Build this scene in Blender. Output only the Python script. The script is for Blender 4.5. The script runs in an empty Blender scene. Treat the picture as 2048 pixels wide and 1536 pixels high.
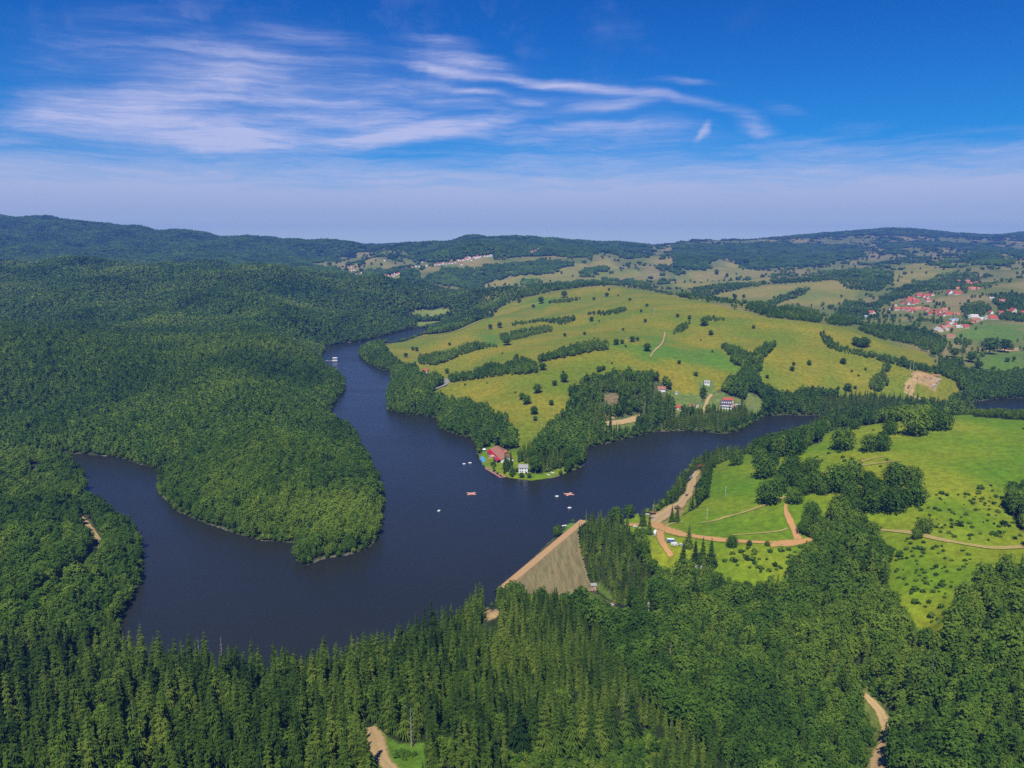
N_SPRUCE, N_BROAD = 270, 110
SKY_GAIN = (0.065, 0.47, 0.90, 1); SKY_TOP = (0.34, 0.67, 0.95)
CLOUD_LOW = (4.2, 4.7, 5.9); CLOUD_HIGH = (4.9, 5.1, 7.3)
HAZE = 7e-5; EXPOSURE = 0.22
DENOISE = False
import bpy, bmesh, math, random
import numpy as np
from mathutils import Vector, Matrix
random.seed(7); RNG = np.random.default_rng(11)
R = math.radians
S = bpy.context.scene
COL = S.collection

# ------------------------------------------------------------------ camera
CAMZ, PITCH, F = 250.0, R(10.2), 1556.0          # F: focal length for a 2048 px wide picture
cd = bpy.data.cameras.new('camera'); cam = bpy.data.objects.new('camera', cd); COL.objects.link(cam)
cam.location = (0, 0, CAMZ); cam.rotation_euler = (R(90) - PITCH, 0, 0)
cd.sensor_width = 36; cd.lens = 36 * F / 2048; cd.clip_start = 1; cd.clip_end = 60000
S.camera = cam
CP, SP = math.cos(PITCH), math.sin(PITCH)
def ray(px, py):                                  # direction with unit forward run, surveyed from the photograph
    a = (np.asarray(px, float) - 1024) / F; b = (768 - np.asarray(py, float)) / F
    return a, CP + SP * b, -SP + CP * b
def Pz(px, py, z):
    x, y, zz = ray(px, py); t = (z - CAMZ) / zz
    return np.array([x * t, y * t, z])
def PY(px, py, Y):
    x, y, zz = ray(px, py); t = Y / y
    return np.array([x * t, Y, CAMZ + zz * t])
def project(X, Y, Z):
    d = Y * CP - (Z - CAMZ) * SP; u = Y * SP + (Z - CAMZ) * CP
    return 1024 + F * X / d, 768 - F * u / d, d

# ------------------------------------------------------------------ lake outline (pixel, pixel, height of what hides the shore)
LAKE_PX = [(-80,903,0),(0,905,0),(60,907,0),(140,907,0),(184,910,0),(239,915,0),(284,930,0),(325,938,0),(316,960,0),(316,985,0),
 (355,1022,0),(393,1040,0),(427,1052,0),(478,1069,0),(523,1081,0),(564,1084,0),(588,1086,0),(590,1120,0),(615,1130,0),(649,1117,0),
 (697,1110,0),(740,1095,0),(756,1072,0),(764,1030,0),(768,990,0),(757,962,0),(735,908,2),(723,892,5),(713,858,10),(692,837,12),
 (656,822,12),(668,807,0),(685,786,0),(689,762,4),(680,738,14),(651,725,14),(640,712,0),(651,700,0),(644,694,0),(682,687,0),
 (720,683,0),(760,673,0),(791,665,0),(825,656,0),(863,655,0),(853,661,8),(805,673,14),(764,678,14),(733,685,12),(720,697,4),
 (718,711,0),(737,728,0),(760,738,0),(781,742,0),(784,769,0),(774,786,0),(774,819,0),(805,829,0),(839,830,0),(873,836,0),
 (880,858,0),(907,868,0),(942,877,0),(953,889,0),(953,905,0),(966,930,0),(985,945,0),(1007,953,0),(1028,957,0),(1062,961,0),
 (1110,955,0),(1137,944,0),(1168,932,0),(1170,905,0),(1175,895,0),(1213,887,0),(1240,881,0),(1281,869,0),(1315,863,0),(1349,862,0),
 (1397,862,0),(1444,868,0),(1474,863,0),(1502,849,0),(1529,832,0),(1570,830,0),(1608,831,0),(1649,830,0),(1720,822,0),(1800,815,0),
 (1900,808,0),(1970,801,0),(1980,798,0),(2048,796,0),(2250,796,0),(2250,824,15),(2048,824,15),(1970,822,13),(1940,814,4),(1900,816,2),
 (1800,822,2),(1700,829,2),(1655,837,4),(1621,845,12),(1580,855,15),(1553,867,15),(1532,880,15),(1495,881,15),(1454,881,15),
 (1416,891,15),(1386,905,15),(1368,928,15),(1349,946,15),(1332,973,15),(1308,994,15),(1281,1006,14),(1276,1026,0),(1267,1031,0),
 (1250,1038,0),(1200,1044,0),(1160,1046,0),(1138,1046,0),(1124,1052,0),(1124,1060,0),(1076,1105,0),(1014,1166,0),(985,1180,12),(955,1164,18),(900,1198,20),
 (830,1223,20),(770,1253,20),(700,1282,20),(620,1297,16),(560,1300,14),(540,1296,18),(500,1288,20),(420,1285,20),(330,1285,20),
 (290,1275,20),(240,1262,18),(233,1245,4),(246,1219,3),(262,1190,2),(280,1157,2),(284,1089,2),(273,1065,2),(239,1028,6),(205,1000,10),
 (171,983,6),(165,942,4),(150,922,8),(137,914,4),(60,911,2),(0,909,1),(-80,909,1)]
LAKE = np.array([Pz(a, b, h)[:2] for a, b, h in LAKE_PX])

def seg_dist(px, py, poly, closed=True):
    n = len(poly); best = np.full(px.shape, 1e18)
    for i in range(n if closed else n - 1):
        ax, ay = poly[i]; bx, by = poly[(i + 1) % n]; dx, dy = bx - ax, by - ay
        t = np.clip(((px - ax) * dx + (py - ay) * dy) / (dx * dx + dy * dy + 1e-9), 0, 1)
        best = np.minimum(best, (px - ax - t * dx) ** 2 + (py - ay - t * dy) ** 2)
    return np.sqrt(best)
def inside(px, py, poly):
    r = np.zeros(px.shape, bool); poly = np.asarray(poly)
    x0, y0 = poly.min(0); x1, y1 = poly.max(0)
    m = (px >= x0) & (px <= x1) & (py >= y0) & (py <= y1)
    if not m.any(): return r
    qx, qy = px[m], py[m]; c = np.zeros(qx.shape, bool); n = len(poly)
    for i in range(n):
        ax, ay = poly[i]; bx, by = poly[(i + 1) % n]
        if ay == by: continue
        k = (ay > qy) != (by > qy)
        c ^= k & (qx < (bx - ax) * (qy - ay) / (by - ay) + ax)
    r[m] = c
    return r
def sdist(px, py, poly):                          # signed distance, positive outside
    d = seg_dist(px, py, poly); return np.where(inside(px, py, poly), -d, d)
def sstep(a, b, x):
    t = np.clip((x - a) / (b - a), 0, 1); return t * t * (3 - 2 * t)

# ------------------------------------------------------------------ terrain control heights
CTRL = []
def g(px, py, z): CTRL.append(Pz(px, py, z))                                  # bare ground seen at this pixel
def c(px, py, z, h=15): q = Pz(px, py, z + h); CTRL.append(np.array([q[0], q[1], z]))   # canopy of height h seen
def y(px, py, Y, h=0): q = PY(px, py, Y); CTRL.append(np.array([q[0], q[1], max(q[2] - h, 5)])) # ground range known
def w(X, Y, Z): CTRL.append(np.array([X, Y, Z], float))
for k in range(0, len(LAKE)): CTRL.append(np.array([LAKE[k][0], LAKE[k][1], 0.5]))
for q in [(100,1000,8),(60,1100,10),(200,1100,6),(0,1150,14),(100,1220,10),(0,980,8),(0,1050,12),(180,1180,8),
          (0,1300,12),(100,1300,9),(300,1350,9),(500,1400,16),(700,1400,24),(200,1500,26),(0,1500,28),(500,1520,36),(800,1310,20),
          (900,1290,22),(950,1210,10),(1000,1350,30),(1100,1440,30),(1090,1290,22),(1160,1260,2),(1200,1320,4),(1300,1400,4),
          (1250,1500,8),(1400,1500,-6),(1500,1400,-16),(1600,1300,-12),(1900,1450,0),(2040,1400,18),(2040,1220,34),(1930,1170,32),
          (1450,1230,-20),(1190,1140,-14),(1250,1100,-6),(1300,1160,-8),(1400,1180,-10),(1680,1130,4),(1660,1180,-4),(2048,1500,10),(1850,1320,4),(1750,1250,4)]: c(*q)
for q in [(985,1225,16),(750,1500,34),(900,1490,36),(1150,1215,-8),(1220,1200,-25),(1300,1215,-25),(1770,1450,-18),(1750,1530,-18),(1185,1187,-25),
          (1330,1060,6),(1400,1000,9),(1400,930,5),(1450,1050,13),(1550,1090,15),(1600,1000,26),(1450,950,16),(1700,900,42),(1850,870,54),
          (1950,836,60),(2048,846,60),(1660,868,38),(1800,1000,42),(1950,1000,46),(2048,1000,46),(1850,1080,36),(2048,1097,38),(1600,1080,15),
          (1830,1180,22),(1860,1250,14),(1420,1110,6),(1520,1140,6),(1345,1110,2),(1290,1080,2)]: g(*q)
for q in [(850,795,15),(893,772,20),(1000,800,25),(1060,850,16),(1060,900,5),(1050,750,50),(1150,700,70),(1000,700,48),(850,740,18),(800,693,13),
          (900,690,30),(1000,650,50),(1100,620,72),(1220,574,118),(1000,615,62),(960,640,36),(1300,690,76),(1300,640,95),(1300,600,116),
          (1450,618,112),(1545,637,104),(1500,700,70),(1650,662,88),(1640,720,56),(1710,672,78),(1800,720,50),(1900,765,24),(1845,765,32),
          (1600,760,34),(1600,700,65),(1300,760,50),(1250,800,32),(1200,760,46),(1100,800,34),(900,800,12),(950,750,32),(1100,700,64),(1400,760,42),
          (1450,806,16),(1357,815,14),(1420,700,64),(1690,785,14),(1130,660,64),(1140,850,12),
          (1780,640,45),(1850,620,56),(1900,655,50),(1930,575,86),(2000,670,44),(2040,720,30),(1990,700,34),(1950,762,16),(2048,762,16),(1720,642,42),(1830,700,38),
          (1100,570,75),(1180,526,152),(1000,570,60),(960,592,42),(1300,565,72),(1400,550,92),(1450,600,62),(1550,580,92),(1680,566,104),(1600,602,66),
          (1720,592,70),(1800,582,86),(1800,540,132),(1900,525,150),(2000,540,142),(830,648,2),(860,625,22),(890,640,4),(1350,530,140),(1250,540,118),(2000,600,85),(2048,560,130)]: g(*q)
for q in [(1480,522,5000),(1650,530,4600),(1850,494,6000),(1950,502,6200),(1700,502,6200),(1600,497,6300),(1500,490,6400),(1350,495,6000),(1400,505,5600),(1250,500,5600),(1100,498,4900),
          (800,545,4000),(900,527,4000),(980,516,4050),(1060,505,4300),(720,542,4300),(650,522,5200),(880,560,3700),(750,512,5000),(700,555,3900),(850,505,4700)]: y(*q)
# skylines
for q in [(-200,430,5600),(0,435,5500),(150,444,5500),(300,462,5500),(430,473,5500),(520,483,5500),(575,489,5500),(640,484,5600),(730,492,5700)]: y(*q, 12)
for q in [(780,492,5600),(850,487,5600),(930,479,5600),(1000,474,5600),(1120,479,5800),(1250,485,6000),(1380,480,6900),(1480,481,7400),(1600,471,7800),(1700,463,8000),(1800,457,8000),(1880,463,8000),(1950,472,8200),(2048,465,8600),(2250,455,8800)]: y(*q, 10)
for q in [(0,503,4200),(200,520,4100),(400,516,4300),(600,522,4600),(100,470,5000),(300,490,5000),(500,500,5000)]: y(*q, 10)
for q in [(0,520,3000),(110,527,2800),(250,531,2700),(400,529,2800),(560,538,2900),(660,551,2900),(800,582,2750),(900,602,2600),(700,620,2350),(770,642,2250),(800,600,2600),
          (300,600,2150),(500,600,2150),(100,600,2100),(450,560,2450),(200,560,2400),(0,640,1750),(376,660,1500),(581,682,1500),(205,667,1500),(0,725,1200),(300,640,1850),(600,640,1950),
          (342,718,1270),(171,742,1200),(500,740,1250),(600,770,1240),(550,850,950),(570,1030,655),(550,950,720),(550,900,800),(500,850,880),(450,800,1020),(500,770,1120),(600,830,1000),
          (200,870,930),(200,820,1050),(100,850,960),(100,800,1100),(300,850,950),(300,780,1130),(650,1000,715),(680,920,850),(620,1080,625),(420,950,790),(420,900,850)]: y(*q, 15)
for px, py in [(-200,430),(0,435),(150,444),(300,462),(430,473),(520,483),(575,489),(640,484),(730,492),(800,493),(900,483),(1000,476),(1120,481),(1250,487)]:
    y(px, py + 12, 6400 if px < 760 else 6500); y(px, py + 16, 7600); y(px, 499, 9200)
for px, py in [(1380,482),(1500,481),(1600,472),(1700,465),(1800,459),(1950,474),(2048,467),(2250,457)]: y(px, py + 12, 9300)
for X, Z in [(-2600,150),(-1600,120),(-1000,110),(-500,95)]: w(X, 3500, Z)
for X in range(-9000, 11000, 2500): w(X, 11300, 245)
w(0,100,60); w(-200,150,50); w(200,150,20); w(400,250,20); w(-400,250,40); w(900,500,40); w(-700,500,20); w(1100,800,55); w(750,900,50); w(1000,1000,20)
w(-1000,800,20); w(-1500,1500,90); w(-900,900,25)
CTRL = np.array(CTRL)
# drop doubles
keep = []
for i, q in enumerate(CTRL):
    if all((abs(q[0] - CTRL[j][0]) + abs(q[1] - CTRL[j][1])) > 3 for j in keep): keep.append(i)
CTRL = CTRL[keep]
C0 = 150.0
def uv(X, Y): return X / (Y + C0), np.log(Y + C0)
def tps(r2): return 0.5 * r2 * np.log(r2 + 1e-12)
cu, cv = uv(CTRL[:, 0], CTRL[:, 1]); N = len(cu)
K = tps((cu[:, None] - cu[None]) ** 2 + (cv[:, None] - cv[None]) ** 2) + np.eye(N) * 6e-5
A = np.zeros((N + 3, N + 3)); A[:N, :N] = K; A[:N, N] = 1; A[:N, N + 1] = cu; A[:N, N + 2] = cv; A[N:, :N] = A[:N, N:].T
# fit slopes of height scaled by distance so that near and far relief count alike
SC = (CTRL[:, 1] + 600)
W_ = np.linalg.solve(A, np.concatenate([CTRL[:, 2] / SC, np.zeros(3)]))
NR, NC = 760, 640
V0, V1, U1 = math.log(90 + C0), math.log(11500 + C0), 1.0
gv = np.linspace(V0, V1, NR); gu = np.linspace(-U1, U1, NC)
GU, GV = np.meshgrid(gu, gv); GY = np.exp(GV) - C0; GX = GU * (GY + C0)
H = np.zeros(GU.shape)
for r in range(0, NR, 40):
    uu, vv = GU[r:r + 40].ravel(), GV[r:r + 40].ravel()
    acc = W_[N] + W_[N + 1] * uu + W_[N + 2] * vv
    acc = acc + tps((uu[:, None] - cu[None]) ** 2 + (vv[:, None] - cv[None]) ** 2) @ W_[:N]
    H[r:r + 40] = acc.reshape(-1, NC)
H *= (GY + 600)
# small relief: spurs and gullies
def waves(X, Y, l0, l1, n, seed):
    r = np.random.default_rng(seed); o = np.zeros(np.shape(X))
    for i in range(n):
        l = l0 * (l1 / l0) ** r.random(); a = r.random() * 2 * math.pi
        o += np.sin((X * math.cos(a) + Y * math.sin(a)) * 2 * math.pi / l + r.random() * 6.28) * (l / l1) ** 0.7
    return o / math.sqrt(n)
LD = np.full(GX.shape, 3000.0)
m = (GY < 2900) & (np.abs(GX) < 1700)
LD[m] = sdist(GX[m], GY[m], LAKE)
left = sstep(60, -200, GX - (GY - 1500) * 0.05) 
amp = 0.6 + 6.5 * left * sstep(500, 1100, GY) + (9 * sstep(2600, 4200, GY) - 6 * sstep(4500, 5200, GY)) + 3.6 * (1 - left) * sstep(1000, 1400, GY)
H += (waves(GX, GY, 110, 420, 22, 3) * amp + waves(GX, GY, 240, 500, 12, 31) * 17 * left * sstep(600, 1100, GY) + waves(GX, GY, 450, 900, 8, 8) * (9 * left * sstep(700, 1400, GY) + 12 * sstep(3000, 4000, GY) * sstep(5200, 4400, GY))) * sstep(10, 160, LD) * (GY > 0)
# dam: axis on the crest, downstream to the right
DA, DB = Pz(1010, 1172, 3.5)[:2], Pz(1160, 1046, 3.5)[:2]
DT = (DB - DA) / np.linalg.norm(DB - DA); DN = np.array([DT[1], -DT[0]]); DL = float(np.linalg.norm(DB - DA))
ds = ((GX - DA[0]) * DT[0] + (GY - DA[1]) * DT[1]); dn = (GX - DA[0]) * DN[0] + (GY - DA[1]) * DN[1]
down = (dn > -2) & (ds > -260) & (ds < DL + 40) & (GX > -30) & (GY < 700)
bank = 0.5 + np.clip(LD, 0, 25) * 0.10
H = np.where((LD > 0) & (GY < 2900) & ~down, np.maximum(H * sstep(-5, 50, LD) + bank * 0.5, bank), H)
H = np.where(LD <= 0, -0.3 - np.clip(-LD, 0, 20) * 0.3, H)
def onface(px, py):                                # sight line onto the plane of the downstream face
    x, yy, zz = ray(px, py); t = np.linspace(400, 900, 4000); n_ = (x * t - DA[0]) * DN[0] + (yy * t - DA[1]) * DN[1]; k = int(np.argmin(np.abs(CAMZ + zz * t - (3.5 - np.maximum(0, n_ - 5) / 1.56)))); return np.array([x * t[k], yy * t[k]])
FACE = np.array([DA + DN * 2 - DT * 8, DA + DN * 14 + DT * 4, DA + DN * 26 + DT * 30, onface(1150, 1190), onface(1184, 1180), onface(1172, 1141), onface(1160, 1093), onface(1156, 1062), DB + DN * 2 + DT * 4])
WEDGE = np.full(GX.shape, 99.0); mk_ = (np.abs(GX) < 250) & (GY < 800)
WEDGE[mk_] = sdist(GX[mk_], GY[mk_], FACE)
damplane = 3.5 - np.clip(dn - 5, 0, 99) / 1.56
H = np.where((dn > -25) & (dn < 60) & (ds > -25) & (ds < DL + 25) & (LD > -25) , np.where((ds > 2) & (ds < DL + 2) & (dn > -3), np.minimum(H, damplane - 1.2 + 0.9 * np.clip(WEDGE, 0, 99)), np.minimum(H, 3.0)), H)
def ground(X, Y):
    X = np.asarray(X, float); Y = np.asarray(Y, float)
    fv = np.clip((np.log(np.maximum(Y, 1) + C0) - V0) / (V1 - V0) * (NR - 1), 0, NR - 1.001)
    fu = np.clip((X / (Y + C0) + U1) / (2 * U1) * (NC - 1), 0, NC - 1.001)
    i = fv.astype(int); j = fu.astype(int); a = fv - i; b = fu - j
    return (H[i, j] * (1 - a) * (1 - b) + H[i + 1, j] * a * (1 - b) + H[i, j + 1] * (1 - a) * b + H[i + 1, j + 1] * a * b)
MARCH = np.exp(np.linspace(math.log(240), math.log(11300), 2600))
def onto(px, py, lift=0.0):                       # where the sight line meets the ground
    px = np.atleast_1d(np.asarray(px, float)); py = np.atleast_1d(np.asarray(py, float))
    out = np.zeros((len(px), 3))
    for k in range(len(px)):
        x, yy, zz = ray(px[k], py[k])
        t = MARCH / yy; X = x * t; Z = CAMZ + zz * t
        hit = Z <= ground(X, MARCH) + lift
        i = int(np.argmax(hit)) if hit.any() else len(MARCH) - 1
        out[k] = X[i], MARCH[i], ground(X[i], MARCH[i])
    return out
def poly_px(pts, o=(0, 0), s=1.0, lift=0.0):      # outline in picture units -> outline on the ground
    P = [(o[0] + a / s, o[1] + b / s) for a, b in pts]; D = []
    for i, (ax, ay) in enumerate(P):
        bx, by = P[(i + 1) % len(P)]; n = max(1, int(math.hypot(bx - ax, by - ay) / 25))
        D += [(ax + (bx - ax) * k / n, ay + (by - ay) * k / n) for k in range(n)]
    D = np.array(D)
    return onto(D[:, 0], D[:, 1], lift)[:, :2]
C2, C3, C6 = (600, 400), (1348, 400), (1348, 750); SZ = 2048 / 700
# ------------------------------------------------------------------ land cover, outlines surveyed on the ground
def P6(p, **k): return poly_px(p, C6, SZ, **k)
def P2(p, **k): return poly_px(p, C2, SZ, **k)
def P3(p, **k): return poly_px(p, C3, SZ, **k)
def PP(p, **k): return poly_px(p, **k)
TC, TZ = (920, 860), 2048 / 280                     # the resort point
def PT(p, **k): return poly_px(p, TC, TZ, **k)
CC = (1220, 900)                                   # the camp by the dam
def PC(p, **k): return poly_px(p, CC, TZ, **k)
MEAD1 = PP([(1312,1062),(1345,1042),(1400,1012),(1416,968),(1428,932),(1482,910),(1520,912),(1560,912),(1640,885),(1660,862),(1730,850),(1850,838),(1905,829),(1950,834),(2060,842),
            (2120,985),(2060,985),(2022,990),(2016,1015),(2035,1052),(2060,1076),(2090,1150),(2060,1158),(1960,1180),(1915,1225),(1900,1262),(1900,1312),(1855,1312),(1812,1275),(1775,1205),(1778,1125),(1750,1075),
            (1700,1050),(1640,1040),(1632,1095),(1580,1172),(1500,1200),(1430,1172),(1372,1155),(1335,1100)])
CAMP = PP([(1245,1040),(1256,1030),(1275,1026),(1300,1032),(1312,1040),(1350,1030),(1372,1000),(1385,985),(1400,1005),(1345,1045),(1350,1080),(1375,1160),(1345,1168),(1316,1148),(1288,1100),(1262,1082),(1256,1060)])
STRIP = PC([(640,1100),(900,800),(1090,720),(1140,560),(1180,420),(1250,310),(1310,280),(1320,420),(1270,520),(1250,640),(1150,760),(1050,960),(900,960),(820,1080)])
MEAD2 = PP([(765,693),(830,672),(900,665),(960,640),(1000,616),(1070,592),(1150,577),(1220,574),(1300,582),(1400,602),(1540,637),(1600,642),(1700,655),(1790,690),(1850,705),(1881,740),(1915,769),(1922,793),
            (1895,807),(1854,802),(1806,798),(1775,795),(1724,792),(1693,795),(1656,792),(1621,792),(1587,795),(1553,795),(1526,780),(1515,765),(1505,745),(1450,775),(1415,790),(1380,792),(1340,780),(1300,755),(1250,757),(1185,767),(1142,792),(1132,830),
            (1090,870),(1062,905),(1045,915),(1030,880),(1010,850),(960,822),(890,803),(838,797),(893,772),(850,752),(800,735),(775,712)])
MEAD3 = PP([(812,632),(845,618),(880,616),(905,624),(885,634),(840,636)])
REED = PP([(828,655),(835,644),(880,642),(900,648),(868,653)])
FAR0 = PP([(620,529),(700,553),(780,561),(880,578),(960,597),(985,607),(1000,614),(1070,590),(1150,575),(1220,572),(1300,580),(1400,600),(1540,635),(1600,640),(1700,652),(1790,688),(1850,703),(1885,742),(1920,765),(1925,792),(1975,797)])
nfar = int(np.argmax(FAR0[:, 0])) + 1
FAR = np.concatenate([FAR0[:nfar], [[1400,1230],[2600,1900],[9800,8000],[9500,9500],[-900,9500],[-900,5800],[-1250,5500]]])
TIP = PT([(240,420),(400,250),(460,190),(600,260),(680,320),(770,290),(850,290),(850,420),(1060,400),(1060,640),(1180,640),(1500,560),(1560,520),(1600,560),(1550,640),(1100,760),(900,760),(700,720),(370,580)])
TOEGRASS = PP([(1165,1205),(1178,1190),(1190,1178),(1215,1192),(1232,1200),(1250,1225),(1240,1232),(1215,1222)])
OPEN = [MEAD1, CAMP, STRIP, MEAD2, MEAD3, REED, FAR, TIP, TOEGRASS,
        PP([(968,1290),(964,1218),(985,1208),(1002,1216),(1000,1290)]), PP([(728,1512),(733,1465),(752,1448),(765,1470),(800,1488),(850,1483),(852,1520),(840,1640),(760,1640)]),
        PP([(1712,1378),(1745,1393),(1780,1428),(1790,1480),(1778,1540),(1800,1660),(1720,1660),(1722,1540),(1735,1480),(1722,1440)]),
        P6([(430,100),(540,170),(500,235),(440,240),(400,180)]), P6([(0,110),(150,110),(190,230),(60,240),(0,240)]), P6([(150,60),(400,150),(380,215),(200,215)]),
        PP([(1318,782),(1350,780),(1365,800),(1345,812)]), PP([(1395,762),(1428,762),(1430,785),(1395,785)]), PP([(1205,852),(1290,832),(1262,868),(1212,872)]), PP([(1200,790),(1235,786),(1245,812),(1230,826),(1205,822)]),
        PP([(840,730),(866,738),(862,762),(835,756)]), PP([(52,930),(90,930),(90,962),(60,962)]), P6([(880,230),(960,232),(960,240),(880,240)]),
        PP([(1015,1492),(1100,1486),(1300,1466),(1320,1500),(1310,1560),(1150,1575),(1010,1570)]), PP([(1160,1188),(1195,1165),(1250,1208),(1268,1240),(1238,1262),(1180,1240)]), PP([(1022,1180),(1100,1186),(1180,1190),(1178,1222),(1030,1212)]), PP([(1112,1066),(1120,1044),(1165,1038),(1164,1056),(1132,1076)]), PP([(158,1030),(178,1030),(200,1070),(215,1095),(195,1130),(150,1170),(60,1230),(30,1230),(110,1170),(160,1130),(180,1100)])]
SPRUCE = [PP([(-120,1310),(40,1262),(150,1262),(240,1255),(300,1240),(540,1290),(700,1270),(960,1150),(1015,1180),(1110,1185),(1165,1215),(1215,1250),(1250,1330),(1330,1410),(1440,1480),(1560,1560),(1560,1700),(-120,1700)], lift=12),
          PP([(1138,1062),(1150,1046),(1165,1036),(1200,1034),(1256,1040),(1262,1078),(1290,1120),(1305,1165),(1290,1215),(1240,1195),(1192,1172),(1150,1110)], lift=5),
          PP([(1278,1034),(1282,1000),(1310,990),(1350,940),(1390,900),(1420,885),(1500,880),(1560,865),(1580,870),(1520,905),(1480,920),(1425,935),(1412,975),(1395,1015),(1345,1048),(1310,1045)]),
          PT([(1080,630),(1300,620),(1480,570),(1560,480),(1500,400),(1250,400),(1080,420)]), PT([(640,640),(760,670),(790,500),(740,330),(660,380)]), PT([(830,500),(1000,500),(1040,450),(1030,300),(860,300)]),
          PP([(1440,865),(1500,845),(1530,825),(1490,800),(1440,820),(1400,835),(1330,840),(1300,862)]), PP([(1650,830),(1800,812),(1900,802),(1880,790),(1760,785),(1640,800)])]
GROVE = [SPRUCE[3], SPRUCE[4], SPRUCE[5]]            # planted inside the open point
HEDGE = [P2([(870,1075),(1050,1050),(1180,1030),(1290,1030),(1390,1020),(1380,980),(1270,940),(1180,1000),(1120,980),(1000,1030),(880,1050)]),
 P2([(1400,955),(1530,930),(1640,910),(1800,880),(1790,850),(1700,860),(1600,870),(1500,915),(1400,940)]), P2([(690,970),(800,970),(980,900),(1090,870),(1180,860),(1090,850),(960,870),(880,900),(800,910),(700,930)]),
 P2([(1170,820),(1250,820),(1380,790),(1480,770),(1470,745),(1350,760),(1240,780),(1170,800)]), P2([(1240,740),(1400,715),(1540,735),(1610,705),(1600,690),(1500,705),(1380,710),(1240,725)]),
 P2([(1680,675),(1780,680),(1860,670),(1915,650),(1900,635),(1800,660),(1700,665)]), P2([(1450,610),(1550,605),(1640,590),(1640,575),(1540,590),(1460,600)]),
 P3([(850,790),(900,870),(1000,900),(1150,930),(1270,960),(1400,1000),(1560,1030),(1640,1060),(1650,1030),(1500,1000),(1350,960),(1250,930),(1100,890),(980,870),(910,820),(880,780)]),
 P3([(280,870),(330,950),(400,1000),(450,1040),(510,1000),(540,930),(600,860),(590,840),(500,880),(440,930),(380,890),(300,850)]),
 P3([(1130,1100),(1200,1140),(1250,1100),(1230,1040),(1270,990),(1250,970),(1200,1030),(1150,1070)]), P3([(0,790),(60,770),(95,740),(90,720),(40,745),(0,770)]), P3([(170,710),(290,710),(290,700),(180,690)]),
 PP([(1142,800),(1180,772),(1250,765),(1300,765),(1330,785),(1330,830),(1280,830),(1245,800),(1225,784),(1200,790),(1198,822),(1210,840),(1150,850),(1100,890),(1062,905),(1085,875),(1130,835)])]
WOODS = [P3([(0,262),(280,272),(560,255),(1100,270),(1100,330),(1000,350),(900,380),(560,400),(400,400),(330,330),(150,380),(0,410)]), P3([(420,640),(560,590),(700,540),(800,520),(760,560),(600,610),(520,650)]),
 P3([(560,480),(800,460),(1000,420),(1280,430),(1280,480),(1200,540),(1000,520),(940,470),(700,490)]), P3([(0,590),(120,520),(300,500),(560,485),(220,560),(400,640),(560,690),(680,720),(860,740),(830,660),(720,620),(600,660),(420,650),(300,600),(200,570),(0,600)]),
 P3([(900,740),(1000,600),(1100,600),(1150,620),(1250,560),(1400,490),(1550,470),(1620,440),(1700,430),(1780,430),(1850,520),(1700,540),(1600,520),(1450,540),(1290,590),(1200,640),(1100,700),(1030,740)]),
 P3([(1030,780),(1100,750),(1400,760),(1530,790),(1600,850),(1560,900),(1480,870),(1300,830),(1150,800),(1130,870),(1060,850)]), P3([(1560,960),(1650,940),(1700,1000),(1800,1020),(2048,1010),(2048,1150),(1850,1150),(1800,1200),(1680,1130),(1650,1060)]),
 P3([(1680,640),(1790,600),(1850,650),(1800,680),(1700,680)]), P3([(1850,560),(2048,560),(2048,720),(1900,700),(1900,640)]), P3([(1190,262),(1450,245),(1700,258),(2048,300),(2048,340),(1800,300),(1600,270),(1350,280),(1300,310)]),
 P3([(1300,300),(1380,320),(1500,370),(1560,380),(1640,400),(1600,400),(1480,380),(1380,340)]), P3([(1780,300),(1900,330),(1950,390),(1800,380),(1700,330)]),
 P2([(560,285),(780,262),(1000,240),(1500,235),(2048,255),(2048,290),(1750,310),(1700,340),(1400,330),(1100,340),(900,380),(700,360),(640,320)]), P2([(700,480),(820,420),(1000,400),(1200,380),(1500,360),(1600,380),(1500,430),(1250,450),(1080,490),(1000,520),(850,500)]),
 P2([(1000,540),(1200,510),(1320,530),(1430,500),(1700,480),(1830,490),(1800,500),(1500,530),(1370,560),(1250,590),(1180,640),(1080,720),(1000,740),(1000,600)]), P2([(0,240),(250,240),(450,280),(300,330),(50,380),(0,380)]),
 P2([(300,420),(640,400),(700,480),(480,460)]),P2([(1300,470),(1400,480),(1380,510),(1310,500)]),P2([(1640,430),(1800,395),(1800,410),(1650,455)]),P2([(1900,480),(2048,500),(2048,520),(1900,500)])]
FARMEAD = [P3([(210,560),(560,500),(920,462),(1100,510),(1030,600),(860,620),(640,610),(560,640),(420,640)]), P3([(0,440),(300,390),(400,345),(560,430),(560,480),(100,520),(0,500)]), P3([(1180,430),(1290,400),(1500,360),(1640,410),(1500,460),(1300,520)]),
 P2([(1080,490),(1400,420),(1640,370),(1800,350),(2000,440),(1850,480),(1500,520),(1330,530)])]
GREEN = [PP([(1250,692),(1330,665),(1350,692),(1450,700),(1482,742),(1400,742),(1330,722),(1262,715)]), P3([(1780,930),(1900,900),(2048,890),(2060,1010),(1800,1008)]), P3([(1600,790),(1700,740),(1900,720),(2060,740),(2060,830),(1800,830),(1650,830)]), P2([(1050,800),(1180,780),(1180,840),(1060,850)]), P2([(1300,610),(1450,570),(1500,600),(1400,630)])]
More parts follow.
